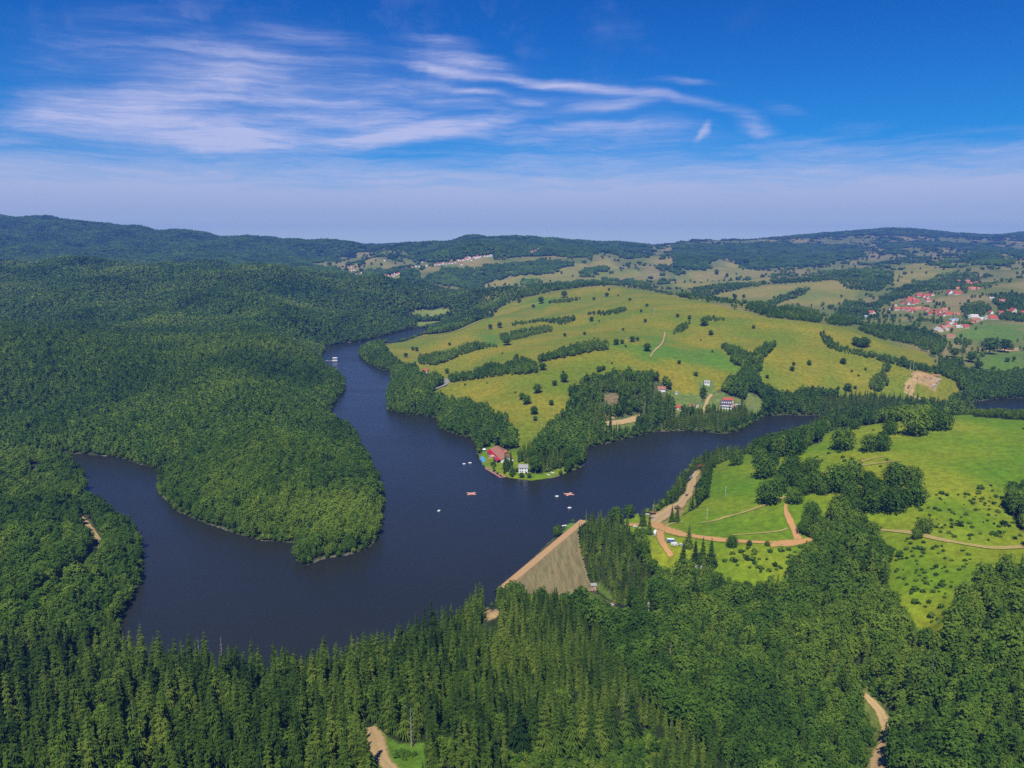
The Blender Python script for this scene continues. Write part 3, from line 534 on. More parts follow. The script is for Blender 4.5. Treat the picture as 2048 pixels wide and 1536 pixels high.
SHRUB_GEO = [broad_geo(70 + i, 2.6, 1.7, 0.0, 8, 14, 0.6, 1) for i in range(3)]
for i in range(3): proto('u%d' % i, mesh_of('shrub', SHRUB_GEO[i], M_BROAD))
SHRUB_ME = [mesh_of('shrub', broad_geo(70 + i, 2.6, 1.7, 0.0, 8, 14, 0.6, 1), M_BROAD) for i in range(3)]

# ------------------------------------------------------------------ where trees stand
def scatter(y0, y1, spacing, half=0.74):
    X, Y = [], []; yy = y0
    while yy < y1:
        s_ = spacing(yy); hw = half * yy + 90; n_ = int(2 * hw / s_)
        x = -hw + (np.arange(n_) + 0.5 * RNG.random()) * s_ + RNG.uniform(-.45, .45, n_) * s_; X.append(x); Y.append(yy + RNG.uniform(-.45, .45, n_) * s_); yy += s_
    return np.concatenate(X), np.concatenate(Y)
def clear_of_roads(X, Y, extra=2.5):
    ok = np.ones(X.shape, bool)
    for Q, wd in ROADS:
        lo, hi = Q.min(0) - 25, Q.max(0) + 25; mk = (X > lo[0]) & (X < hi[0]) & (Y > lo[1]) & (Y < hi[1]) & ok
        if mk.any(): ok[np.where(mk)[0][seg_dist(X[mk], Y[mk], Q, False) < wd / 2 + extra]] = False
    return ok
CLEAR = []                                                   # (x, y, radius) round buildings, filled in by the builders
def clear_of_sites(X, Y):
    ok = np.ones(X.shape, bool)
    for a, b, r in CLEAR: ok &= (X - a) ** 2 + (Y - b) ** 2 > r * r
    return ok
ANG = np.maximum.accumulate((H - CAMZ) / (GY + 1e-3), axis=0)
def seen(X, Y, Z, slack):                                    # leave out what lies deep behind the hills
    fv = np.clip((np.log(np.maximum(Y, 1) + C0) - V0) / (V1 - V0) * (NR - 1), 0, NR - 1).astype(int); fu = np.clip((X / (Y + C0) + U1) / (2 * U1) * (NC - 1), 0, NC - 1).astype(int)
    return (Z - CAMZ) / Y > ANG[fv, fu] - slack
# ------------------------------------------------------------------ building kit
def box(v, f, c_, s_, rz=0.0):
    cx, cy, cz = c_; a, b, h = s_[0] / 2, s_[1] / 2, s_[2] / 2; q = len(v); co_, si = math.cos(rz), math.sin(rz)
    for z in (-h, h):
        for x, y_ in ((-a, -b), (a, -b), (a, b), (-a, b)): v.append((cx + x * co_ - y_ * si, cy + x * si + y_ * co_, cz + z))
    for k in ([0, 3, 2, 1], [4, 5, 6, 7], [0, 1, 5, 4], [1, 2, 6, 5], [2, 3, 7, 6], [3, 0, 4, 7]): f.append([q + i for i in k])
class G:
    def __init__(s): s.v, s.f = [], []
    def box(s, c_, s_, rz=0.0): box(s.v, s.f, c_, s_, rz); return s
    def add(s, v, f): q = len(s.v); s.v += [tuple(map(float, x)) for x in v]; s.f += [[i + q for i in k] for k in f]; return s
    def tube(s, p, r, n=7):
        p = [np.array(x, float) for x in p]; q = len(s.v); r = r if isinstance(r, (list, tuple)) else [r] * len(p)
        for i, x in enumerate(p):
            d = p[min(i + 1, len(p) - 1)] - p[max(i - 1, 0)]; d /= np.linalg.norm(d) + 1e-9; a = np.cross(d, (0.31, 0.2, 0.93) if abs(d[2]) < .9 else (1, 0, 0)); a /= np.linalg.norm(a); b = np.cross(d, a)
            s.v += [tuple(x + r[i] * (a * math.cos(6.2832 * k / n) + b * math.sin(6.2832 * k / n))) for k in range(n)]
        for i in range(len(p) - 1):
            for k in range(n): s.f.append([q + i * n + k, q + i * n + (k + 1) % n, q + (i + 1) * n + (k + 1) % n, q + (i + 1) * n + k])
        s.f.append([q + k for k in range(n)][::-1]); s.f.append([q + (len(p) - 1) * n + k for k in range(n)]); return s
    def mk(s, name, mat, parent=None): return link_mesh(name, s.v, s.f, mat, parent)
def empty(name, x, y_, z, rz=0.0):
    e = bpy.data.objects.new(name, None); e.empty_display_size = 2; COL.objects.link(e); e.location = (x, y_, z); e.rotation_euler = (0, 0, rz); return e
def gable(w_, d, z0, z1, over=0.5, th=0.22):       # ridge along x
    a, b = w_ / 2 + over, d / 2 + over; dz = (z1 - z0) * over / (d / 2); v = []
    for x in (-a, a): v += [(x, -b, z0 - dz), (x, 0, z1), (x, b, z0 - dz), (x, -b, z0 - dz + th), (x, 0, z1 + th), (x, b, z0 - dz + th)]
    return v, [[3, 9, 10, 4], [4, 10, 11, 5], [0, 1, 7, 6], [1, 2, 8, 7], [0, 6, 9, 3], [2, 5, 11, 8], [0, 3, 4, 1], [1, 4, 5, 2], [6, 7, 10, 9], [7, 8, 11, 10]]
def hip(w_, d, z0, z1, over=0.5, th=0.2):
    a, b = w_ / 2 + over, d / 2 + over; r = max(0.4, a - b * 0.9); v = [(-a, -b, z0), (a, -b, z0), (a, b, z0), (-a, b, z0), (-a, -b, z0 + th), (a, -b, z0 + th), (a, b, z0 + th), (-a, b, z0 + th), (-r, 0, z1), (r, 0, z1)]
    return v, [[0, 3, 2, 1], [0, 1, 5, 4], [1, 2, 6, 5], [2, 3, 7, 6], [3, 0, 4, 7], [4, 5, 9, 8], [5, 6, 9], [6, 7, 8, 9], [7, 4, 8]]
def wall_geo(w_, d, h, rh, gab=True):
    g_ = G(); a, b = w_ / 2, d / 2; v = [(-a, -b, -2), (a, -b, -2), (a, b, -2), (-a, b, -2), (-a, -b, h), (a, -b, h), (a, b, h), (-a, b, h)]; f = [[0, 1, 5, 4], [2, 3, 7, 6]]
    if gab: v += [(-a, 0, h + rh - 0.05), (a, 0, h + rh - 0.05)]; f += [[1, 2, 6, 9, 5], [3, 0, 4, 8, 7]]
    else: f += [[1, 2, 6, 5], [3, 0, 4, 7], [4, 5, 6, 7]]
    return g_.add(v, f)
M_WHITE = mat_plain('white_render', (0.74, 0.73, 0.70), 0.85, 0.2, 0.8, 0.08); M_CREAM = mat_plain('cream_render', (0.62, 0.54, 0.42), 0.85, 0.2, 0.8, 0.1); M_PINKW = mat_plain('salmon_render', (0.55, 0.34, 0.24), 0.85, 0.2, 0.8, 0.12)
M_RED = mat_plain('red_tiles', (0.40, 0.085, 0.05), 0.8, 0.25, 1.6, 0.3); M_DRED = mat_plain('crimson_sheet', (0.42, 0.022, 0.035), 0.6, 0.3, 1, 0.15); M_ORANGE = mat_plain('orange_tiles', (0.46, 0.17, 0.09), 0.8, 0.2, 1.6, 0.3)
M_BROWNR = mat_plain('salmon_tiles', (0.33, 0.145, 0.095), 0.85, 0.2, 1.4, 0.3); M_GREYR = mat_plain('grey_sheet_roof', (0.30, 0.29, 0.27), 0.7, 0.3, 1.2, 0.2); M_SLATE = mat_plain('dark_slate', (0.085, 0.065, 0.085), 0.6, 0.35, 1.2, 0.25)
M_GLASS = mat_plain('window_glass', (0.03, 0.035, 0.04), 0.15, 0.5, 1, 0.2); M_WOODP = mat_plain('red_brown_planks', (0.43, 0.20, 0.16), 0.8, 0.2, 2, 0.25); M_PINKP = mat_plain('faded_pink_planks', (0.58, 0.30, 0.23), 0.8, 0.2, 2, 0.2)
M_BLUE = mat_plain('light_blue_plastic', (0.10, 0.38, 0.72), 0.4, 0.4, 1, 0.1); M_DBLUE = mat_plain('blue_paint', (0.10, 0.18, 0.42), 0.45, 0.4, 1, 0.1); M_WP = mat_plain('white_paint', (0.78, 0.78, 0.77), 0.4, 0.4, 1, 0.05); M_DARK = mat_plain('dark_paint', (0.04, 0.042, 0.05), 0.35, 0.5, 1, 0.1)
M_SILV = mat_plain('silver_paint', (0.45, 0.46, 0.48), 0.35, 0.5, 1, 0.06); M_CARRED = mat_plain('red_canvas', (0.55, 0.06, 0.04), 0.7, 0.2, 1, 0.1); M_TYRE = mat_plain('tyre_rubber', (0.02, 0.02, 0.02), 0.9, 0.1, 1, 0.1); M_CONC = mat_plain('concrete', (0.48, 0.46, 0.42), 0.9, 0.15, 0.8, 0.15)
M_POLE = mat_plain('pale_pole', (0.55, 0.53, 0.48), 0.85, 0.2, 1, 0.12); M_STRAW = mat_plain('brown_thatch', (0.16, 0.085, 0.05), 0.95, 0.1, 2, 0.3); M_BLUEGREY = mat_plain('blue_grey_sheet', (0.30, 0.38, 0.44), 0.6, 0.3, 1, 0.12); M_EARTH = mat_plain('clay_earth', (0.42, 0.26, 0.12), 0.95, 0.1, 0.7, 0.3)
def site(px, py, o=(0, 0), s=1.0, r=0.0, front=0.0):
    q = onto(o[0] + px / s, o[1] + py / s)[0]
    if r: CLEAR.append((q[0], q[1], r))
    if front: d = -q[:2] / np.linalg.norm(q[:2]); CLEAR.append((q[0] + d[0] * front, q[1] + d[1] * front, r))
    return q
def house(name, q, rz, w_, d, h, rh, mw, mr, label, cat='house', group=None, hipped=False, wins=(), chim=False, over=0.5):
    e = empty(name, q[0], q[1], q[2], rz); tag(e, label, cat, group); wall_geo(w_, d, h, rh, not hipped).mk('wall', mw, e)
    rg = hip(w_, d, h, h + rh, over) if hipped else gable(w_, d, h, h + rh, over); rf = G().add(*rg).mk('roof', mr, e)
    if chim: G().box((w_ * .22, d * .12, h + rh * .8), (.7, .7, 1.8)).mk('chimney', M_BROWNR, rf)
    for side, u, z, ww, hh in wins:
        if side == 'f': G().box((u, -d / 2 - 0.03, z), (ww, 0.1, hh)).mk('window', M_GLASS, e)
        elif side == 'l': G().box((-w_ / 2 - 0.03, u, z), (0.1, ww, hh)).mk('window', M_GLASS, e)
        elif side == 'd': G().box((u, -d / 2 - 0.03, z), (ww, 0.1, hh)).mk('door', M_BARK, e)
    return e
# the dam with its crest road
DAMTOE_ = DA + DT * 74 + DN * 50
def on_dam(s_, n_): p_ = DA + DT * s_ + DN * n_; return p_
dg = G(); ns, nn = 90, 36; S0, S1 = -6.0, DL + 8.0
prof = [(-9, -3.5), (-3.2, 3.0), (-3.0, 3.5)]
def facez(n_): return 3.5 - max(0, n_ - 5.0) / 1.56
V = []; Fq = []
cols = [(-12, -5.0), (-3.4, 3.2), (-3.2, 3.6), (3.6, 3.6), (4.0, 3.5)] + [(4 + 56 * (i + 1) / nn, facez(4 + 56 * (i + 1) / nn)) for i in range(nn)]
for i in range(ns + 1):
    s_ = S0 + (S1 - S0) * i / ns
    for n_, z in cols: p_ = on_dam(s_, n_); V.append((p_[0], p_[1], z + 0.12 * math.sin(i * 2.1 + n_) * (n_ > 5)))
m_ = len(cols)
for i in range(ns):
    for j in range(m_ - 1): Fq.append([i * m_ + j, i * m_ + j + 1, (i + 1) * m_ + j + 1, (i + 1) * m_ + j])
# keep the downstream face inside the wedge of the valley
tri_pts = FACE
def keepf(q):
    c_ = np.mean([V[i] for i in q], axis=0); n_ = (c_[0] - DA[0]) * DN[0] + (c_[1] - DA[1]) * DN[1]
    return n_ < 4.2 or bool(inside(np.array([c_[0]]), np.array([c_[1]]), tri_pts)[0])
dam = empty('dam', float(DA[0]), float(DA[1]), 0); tag(dam, 'earth dam with bare brown grass face closing the lake', 'dam')
def sub(fs, name, mat):
    ids = sorted({i for q in fs for i in q}); mp = {a: b for b, a in enumerate(ids)}; o = link_mesh(name, [(V[i][0] - DA[0], V[i][1] - DA[1], V[i][2]) for i in ids], [[mp[i] for i in q] for q in fs], mat, dam)
    return o
def mat_face():
    k = MT('dry_grass_face'); p = k.n('ShaderNodeNewGeometry').outputs['Position']; mp = k.n('ShaderNodeMapping'); mp.inputs['Rotation'].default_value = (0, 0, R(28)); mp.inputs['Scale'].default_value = (0.35, 0.07, 0.1); k.l(p, mp.inputs['Vector']); f = k.noise(mp.outputs[0], 1.0, 8, 0.72); f2 = k.noise(p, 0.7, 7, 0.7)
    c1 = k.mix(k.ramp(f, .35, .65), (0.165, 0.13, 0.06), (0.27, 0.22, 0.105)); c1 = k.mix(k.ramp(f2, .4, .75, 0, .6), c1, (0.15, 0.16, 0.045)); b = k.bsdf(c1, 0.95, 0.1); k.bump(f2, b, .6, .5); return k.m
sub([q for k, q in enumerate(Fq) if k % (m_ - 1) < 2], 'upstream_face', M_CONC); sub([q for k, q in enumerate(Fq) if k % (m_ - 1) == 2], 'crest_road', M_EARTH)
sub([q for k, q in enumerate(Fq) if keepf(q) and k % (m_ - 1) > 2], 'downstream_face', mat_face())
kb_ = G()
for sgn in (-2.9, 3.3):
    a_, b_ = on_dam(S0, sgn) - DA, on_dam(S1, sgn) - DA; kb_.tube([(a_[0], a_[1], 3.72), (b_[0], b_[1], 3.72)], 0.28, 4)
kb_.mk('kerb', M_EARTH, dam)
for k_ in range(0, 10):                                       # the pale drainage line across the face
    pass
dl_ = G(); a_, b_ = on_dam(20, 17) - DA, on_dam(DL - 38, 17) - DA; dl_.tube([(a_[0], a_[1], facez(17) + .1), (b_[0], b_[1], facez(17) + .1)], 0.22, 4); dl_.mk('drain_berm', M_EARTH, dam)

# ------------------------------------------------------------------ the resort point
def T(x, y_, r=0.0, front=0.0): return site(x, y_, TC, TZ, r, front)
a_, b_ = T(445, 330)[:2], T(600, 485)[:2]; ax_ = b_ - a_; Lr = float(np.linalg.norm(ax_)); ax_ /= Lr; rz = math.atan2(ax_[1], ax_[0]); nb_ = np.array([-ax_[1], ax_[0]])
mid = (a_ + b_) / 2 + nb_ * 7.5; zr = float(ground(*mid)); e = empty('restaurant', mid[0], mid[1], zr, rz); tag(e, 'restaurant with salmon tiled roof and crimson awnings on the lake point', 'restaurant')
wall_geo(Lr, 15, 3.4, 3.4).mk('wall', M_WHITE, e); rf = G().add(*gable(Lr, 15, 3.4, 6.8, .7)).mk('roof', M_BROWNR, e)
G().add(*[[(x, y_ + 6, z) for x, y_, z in gable(8, 9, 3.8, 6.6, .5)[0]], gable(8, 9, 3.8, 6.6, .5)[1]]).mk('roof', M_ORANGE, e); G().box((Lr * .2, 2, 6.8), (1, 1, 2)).mk('chimney', M_BROWNR, rf); G().box((Lr * .08, -3, 5.6), (1.3, 1.3, 1.6)).mk('dormer', M_ORANGE, rf)
for u0, u1 in ((-.47, -.25), (-.21, .0), (.22, .49)):
    x0, x1 = u0 * Lr, u1 * Lr; aw = G().add([(x0, -7.6, 3.2), (x1, -7.6, 3.2), (x1, -13, 2.3), (x0, -13, 2.3), (x0, -7.6, 3.5), (x1, -7.6, 3.5), (x1, -13, 2.1), (x0, -13, 2.1)], [[3, 2, 1, 0], [4, 5, 6, 7], [2, 3, 7, 6], [0, 4, 7, 3], [1, 2, 6, 5]]).mk('awning', M_DRED, e)
    for xx in (x0 + .3, x1 - .3): G().tube([(xx, -12.7, -1), (xx, -12.7, 2.3)], .12).mk('post', M_WP, e)
for k_ in range(5): G().box((-Lr * .4 + k_ * Lr * .2, -7.56, 1.6), (1.6, .1, 1.4)).mk('window', M_GLASS, e)
for t_ in (.1, .5, .9): q = a_ + (b_ - a_) * t_ + nb_ * 7; CLEAR.append((q[0], q[1], 13)); CLEAR.append((q[0] - nb_[0] * 14, q[1] - nb_[1] * 14, 10))
wn_ = [('f', u, z, 1.1, 1.3) for u in (-3.3, -.9) for z in (1.6, 4.3)] + [('f', 2.6, 4.3, .9, 1.1), ('d', 2.6, 1.1, 1.2, 2.2)]
house('villa', T(930, 612, 9, 9), R(-6), 10, 8.5, 5.8, 2.6, M_WHITE, M_GREYR, 'white two storey villa with grey roof at the lake point shore', 'villa', wins=wn_, chim=True)
q = T(355, 310, 4); e = empty('pavilion', *q); tag(e, 'small white pavilion on the grass beside the restaurant', 'pavilion'); 
for k_ in range(6): a = k_ * math.pi / 3; G().tube([(2 * math.cos(a), 2 * math.sin(a), -1), (2 * math.cos(a), 2 * math.sin(a), 2.4)], .1, 5).mk('post', M_WP, e)
G().add(ring((0, 0), 2.7, 6, 2.35) + [(0, 0, 3.9)], [[k_, (k_ + 1) % 6, 6] for k_ in range(6)] + [[5, 4, 3, 2, 1, 0]]).mk('roof', M_WP, e)
q = T(465, 415, 4); house('hut', q, R(40), 5, 5, 2.6, 1.2, M_PINKW, M_PINKP, 'low salmon terrace hut on the grass below the restaurant', 'hut', over=.4)
def pedal(q, rz, m1, label, group, cat='pedal boat', k=1.0):
    e = empty('pedal_boat', q[0], q[1], q[2], rz); e.scale = (k, k, k); tag(e, label, cat, group)
    for s_ in (-.7, .7): G().add([(-1.8, s_ - .35, .05), (1.3, s_ - .35, .05), (2.0, s_, .25), (1.3, s_ + .35, .05), (-1.8, s_ + .35, .05), (-1.8, s_ - .35, .6), (1.3, s_ - .35, .6), (2.0, s_, .65), (1.3, s_ + .35, .6), (-1.8, s_ + .35, .6)], [[0, 4, 3, 2, 1], [5, 6, 7, 8, 9]] + [[i, (i + 1) % 5, 5 + (i + 1) % 5, 5 + i] for i in range(5)]).mk('float', m1, e)
    G().box((-.1, 0, .66), (2.6, 1.5, .14)).box((-.5, -.4, 1.0), (.25, .6, .6)).box((-.5, .4, 1.0), (.25, .6, .6)).mk('seat', m1, e); return e
for k_, (x, y_, rz) in enumerate([(325, 408, .2), (345, 428, .4), (318, 440, .1), (350, 455, .5), (335, 465, .2)]): pedal(T(x, y_), rz, M_BLUE, 'light blue pedal boat drawn up together at the grassy point', 'light blue pedal boats at the point', k=1.15)
for x, y_, rz, lb in [(928, 928, .3, 'white pedal boat off the pier, the one farther from the point'), (940, 926, 2.9, 'white pedal boat off the pier, the one nearer the point'), (878, 1022, 1.2, 'lone white pedal boat in the middle of the lake'), (1114, 993, .5, 'white pedal boat just beside the pink raft near the far shore point'), (1139, 1016, .4, 'white pedal boat between the pink raft and the dam grove')]:
    pedal(Pz(x, y_, -.05), rz, M_WP, lb, 'white pedal boats on the lake', k=.95)
def rowboat(q, rz, mat, label, group=None):
    e = empty('rowing_boat', q[0], q[1], q[2], rz); tag(e, label, 'boat', group); n_ = 9; v = []
    for i in range(n_):
        t = i / (n_ - 1); x = -2.2 + 4.6 * t; w_ = .75 * (1 - max(0, (t - .45) / .55) ** 2) + .03; zt = .55 + .25 * t * t
        v += [(x, -w_, zt), (x, -w_ * .7, 0), (x, w_ * .7, 0), (x, w_, zt), (x, w_ * .9, zt - .03), (x, w_ * .62, .12), (x, -w_ * .62, .12), (x, -w_ * .9, zt - .03)]
    f = [[i * 8 + j, i * 8 + (j + 1) % 8, (i + 1) * 8 + (j + 1) % 8, (i + 1) * 8 + j] for i in range(n_ - 1) for j in range(8)] + [[0, 7, 6, 1], [2, 5, 4, 3], [1, 6, 5, 2]]
    G().add(v, f).mk('hull', mat, e); G().box((-.8, 0, .4), (.3, 1.2, .06)).mk('bench', M_WOODP, e); G().box((.6, 0, .42), (.3, 1.2, .06)).mk('bench', M_WOODP, e); return e
for x, y_, rz, lb in [(1287, 660, 2.3, 'white rowing boat beached below the spruce grove, left of a pair'), (1350, 632, 2.5, 'white rowing boat beached below the spruce grove, right of a pair')]: rowboat(T(x, y_), rz, M_WP, lb, 'white boats beached at the point')
rowboat(T(1790, 512, 3), .2, M_SILV, 'grey boat lying at the wooded east shore of the point'); rowboat(site(1129, 1052), .3, M_WP, 'white boat on the grass patch at the end of the dam')
# pier and rafts
def deckstrip(pts, wd, z, g_):
    for (x0, y0), (x1, y1) in zip(pts[:-1], pts[1:]):
        a, b = Pz(TC[0] + x0 / TZ, TC[1] + y0 / TZ, z), Pz(TC[0] + x1 / TZ, TC[1] + y1 / TZ, z); m2_ = (a + b) / 2; L = np.linalg.norm(b - a); g_.box((m2_[0] - po[0], m2_[1] - po[1], z), (L + wd, wd, .3), math.atan2(b[1] - a[1], b[0] - a[0]))
po = Pz(TC[0] + 500 / TZ, TC[1] + 630 / TZ, 0); e = empty('pier', *po); tag(e, 'red brown floating pier with two framed basins below the restaurant', 'pier')
for pts, wd, z in [([(375, 562), (510, 642)], 1.8, .45), ([(405, 545), (540, 622)], 1.5, .47), ([(375, 560), (405, 546)], 1.5, .49), ([(510, 641), (590, 692)], 1.8, .51), ([(590, 692), (655, 684)], 1.8, .46), ([(540, 622), (650, 680)], 1.6, .53), ([(452, 606), (480, 588)], 1.2, .55), ([(545, 664), (595, 650)], 1.2, .56), ([(498, 634), (530, 616)], 1.4, .57), ([(480, 588), (540, 560)], 1.5, .6)]:
    g_ = G(); deckstrip(pts, wd, z, g_); g_.mk('walkway', M_WOODP, e)
for x, y_, rz, lb in [(943, 988, .15, 'pink plank raft floating in mid lake, cross shaped, towards the forest headland'), (1138, 989, .35, 'pink plank raft floating near the lake point, cross shaped, towards the dam')]:
    q = Pz(x, y_, 0); e = empty('raft', q[0], q[1], q[2], rz); tag(e, lb, 'raft', 'pink floating rafts'); G().box((0, 0, .42), (5.2, 5.6, .36)).mk('deck', M_PINKP, e)
    for k_ in range(4): a = R(38 + 0) * (1 if k_ % 2 == 0 else -1) + (math.pi if k_ > 1 else 0); G().box((3.6 * math.cos(a), 4.0 * math.sin(a), .40), (3.2, 2.4, .30), a).mk('wing', M_PINKP, e)
# the white houseboat with its jetty
q = Pz(670, 721, 0); e = empty('houseboat', q[0], q[1], 0, R(8)); tag(e, 'white two deck houseboat moored by the forest shore of the far arm', 'houseboat'); G().box((0, 0, .35), (11, 8, .9)).mk('pontoon', M_WP, e); G().box((0, .4, 2.0), (9.4, 6.4, 2.4)).mk('cabin', M_WHITE, e)
for u in (-3, 0, 3): G().box((u, -2.83, 2.1), (1.8, .1, 1.1)).mk('window', M_GLASS, e)
G().box((0, .2, 3.32), (10.4, 7.4, .24)).mk('deck', M_GREYR, e); [G().tube([(x, y_, 3.4), (x, y_, 5.7)], .1, 5).mk('post', M_WP, e) for x in (-4.4, 0, 4.4) for y_ in (-2.8, 3)]; G().add(*hip(9.6, 6.6, 5.7, 7.0, .5)).mk('roof', M_WP, e)
q = Pz(658, 722, 0); e = empty('jetty', q[0], q[1], 0, R(5)); tag(e, 'pale jetty running from the forest shore to the white houseboat', 'jetty'); G().box((0, 0, .55), (13, 2, .2)).mk('deck', M_CONC, e); G().box((-5, 2.2, .5), (5, 2.4, .25)).mk('landing', M_CONC, e)
for x in (-5, -1, 3, 6): G().tube([(x, -.8, -3), (x, -.8, .5)], .15, 5).mk('pile', M_BARK, e)
rowboat(Pz(651, 700, -.05), .6, M_WP, 'white boat at the shore beyond the houseboat')
# houses round the bay
house('house', site(851, 745, r=13, front=14), R(-18), 10, 8, 3.4, 3.4, M_WHITE, M_RED, 'white house with bright red roof among trees above the west shore', wins=[('f', -2.6, 1.8, 1.2, 1.2), ('f', 1.5, 1.8, 1.2, 1.2)], chim=True)
def HB(x, y_, r=0, fr=0): return site(x, y_, (1270, 720), TZ, r, fr)
q = HB(1330, 695, 12, 10); e = house('hotel', q, R(-12), 16, 11, 5.6, 4.4, M_WHITE, M_SLATE, 'large white hotel with dark slate roof above the north shore', 'hotel', wins=[('f', -6.4 + 2.5 * k_, z, 1.3, 1.4) for k_ in range(6) for z in (1.6, 4.3)] + [('l', -2, 4.4, 1.2, 1.4), ('l', 2, 4.4, 1.2, 1.4)])
for k_ in range(5): G().box((-6 + 3 * k_, -4.4, 7.9), (1.5, 2.4, 1.5)).mk('dormer', M_WHITE, e)
G().box((11.5, -1, 1.8), (6, 9, 3.6)).mk('annex_wall', M_PINKW, e).name = 'annex'; G().box((0, -6.3, 3.0), (15.4, 1.5, .2)).mk('balcony', M_WHITE, e)
house('annex_house', HB(1362, 612, 8), R(-12), 15, 8, 3.2, 2.4, M_CREAM, M_RED, 'long house with crimson and tan roof behind the white hotel', 'house'); g_ = empty('terrace', *HB(1480, 660, 8), R(-8)); tag(g_, 'pale fenced terrace beside the white hotel', 'terrace'); G().box((0, 0, .5), (11, 6, 1.0)).mk('deck', M_CONC, g_)
for k_ in range(6): G().tube([(-5 + 2 * k_, -2.9, 1), (-5 + 2 * k_, -2.9, 2.2)], .12, 5).mk('post', M_WP, g_)
house('chalet', HB(645, 725, 10, 12), R(6), 9.5, 7.5, 3.2, 3.6, M_CREAM, M_RED, 'chalet with bright red hipped roof among the shore trees', 'chalet', hipped=True, wins=[('f', 0, 1.8, 1.2, 1.2)])
house('cabin', HB(818, 700, 7, 8), R(70), 6, 5, 3.4, 3.4, M_PINKW, M_RED, 'narrow red roofed cabin between the chalet and the white hotel', 'cabin', wins=[('l', 0, 1.6, 1, 1.2)]); house('cabin', HB(915, 690, 6, 8), R(80), 5, 4.4, 3, 2.8, M_CREAM, M_BARK, 'small brown roofed cabin left of the driveway to the white hotel', 'cabin')
house('house', HB(1050, 360, 8, 8), R(-10), 8.5, 7, 3.2, 2.6, M_WHITE, M_GREYR, 'white house with grey roof alone on the meadow above the white hotel', wins=[('f', -2, 1.8, 1.1, 1.2), ('f', 2, 1.8, 1.1, 1.2)], chim=True)
house('house', HB(385, 450, 10, 10), R(-6), 11, 7, 2.8, 3.2, M_WHITE, M_BROWNR, 'long white house with brown red roof at the edge of the knoll wood', wins=[('f', 4, 1.7, 1.2, 1.2), ('f', 1, 1.7, 1.2, 1.2)]); house('shed', HB(600, 500, 4, 6), R(20), 4, 3, 2, 1, M_WHITE, M_GREYR, 'tiny pale shed on the bare yard right of the knoll wood', 'shed')
house('shed', site(1248, 757, r=7), R(-10), 9, 5, 2.4, 1.2, M_CREAM, M_BLUEGREY, 'low barn with blue grey roof at the top edge of the knoll wood', 'barn'); house('shed', site(1922, 787, r=6, front=8), R(10), 5, 4, 2.6, 1.4, M_WHITE, M_GREYR, 'small white shed by the trees near the upper pool', 'shed')
# open foundations
CX = (1720, 540); CS = 2048 / 328
fo = onto(CX[0] + 800 / CS, CX[1] + 1390 / CS)[0]; e = empty('foundation', fo[0], fo[1], fo[2]); tag(e, 'open building foundations with low walls on bare orange earth', 'foundation')
def wallrun(pts, th, hh, mat, nm='low_wall'):
    for (x0, y0), (x1, y1) in zip(pts[:-1], pts[1:]):
        a, b = onto([CX[0] + x0 / CS, CX[0] + x1 / CS], [CX[1] + y0 / CS, CX[1] + y1 / CS]); m2_ = (a + b) / 2; G().box((m2_[0] - fo[0], m2_[1] - fo[1], m2_[2] - fo[2] + hh / 2 - .6), (np.linalg.norm((b - a)[:2]) + th, th, hh + 1.2), math.atan2(b[1] - a[1], b[0] - a[0])).mk(nm, mat, e)
for pts in [[(655, 1275), (995, 1355)], [(655, 1275), (640, 1335)], [(730, 1300), (715, 1370)], [(760, 1345), (890, 1375)], [(830, 1310), (810, 1350)], [(880, 1330), (860, 1370)], [(640, 1400), (600, 1500)], [(560, 1390), (550, 1480)]]: wallrun(pts, 1.4, 1.3, M_EARTH)
wallrun([(995, 1360), (955, 1420)], 2.0, 2.2, M_CONC); wallrun([(950, 1425), (905, 1478)], 2.0, 2.4, M_CONC); wallrun([(890, 1355), (850, 1385)], 1.2, 1.6, M_CONC)
# below the dam
DC = (1130, 1040)
def D(x, y_, r=0, fr=0): return site(x, y_, DC, TZ, r, fr)
q = D(408, 1035, 7, 9); house('valve_house', q, R(12), 4.4, 4.2, 5.0, 1.0, M_PINKW, M_GREYR, 'small salmon valve house with grey roof at the foot of the dam', 'valve house', wins=[('d', 0, 1.2, 1.1, 2.2), ('f', -1.3, 3.6, .8, .8)], over=.45)
q = D(665, 1240, 6, 6); e = empty('footbridge', q[0], q[1], q[2] + .4, R(-38)); tag(e, 'short grey footbridge with brown rails across the stream below the dam', 'bridge'); G().box((0, 0, 0), (8, 3, .35)).mk('deck', M_CONC, e)
for s_ in (-1.5, 1.5):
    g_ = G(); g_.tube([(-4, s_, 1.1), (4, s_, 1.1)], .1, 5); [g_.tube([(x, s_, 0), (x, s_, 1.1)], .09, 5) for x in (-4, -2, 0, 2, 4)]; g_.mk('railing', M_PINKP, e)
q = D(540, 1320, 4, 5); e = empty('tank', *q); tag(e, 'pale blue domed water tank in the grass below the dam', 'tank'); v, f = [], []; 
for i in range(5): v += ring((0, 0), 2.0 * math.cos(i * .36), 10, -.5 + (.0 if i == 0 else .9 + 1.5 * math.sin(i * .36)))
f = [[i * 10 + k_, i * 10 + (k_ + 1) % 10, (i + 1) * 10 + (k_ + 1) % 10, (i + 1) * 10 + k_] for i in range(4) for k_ in range(10)] + [[40 + k_ for k_ in range(10)]]; G().add(v, f).mk('shell', M_BLUEGREY, e); G().tube([(0, 0, 2.2), (0, 0, 2.9)], .3).mk('hatch', M_GREYR, e)
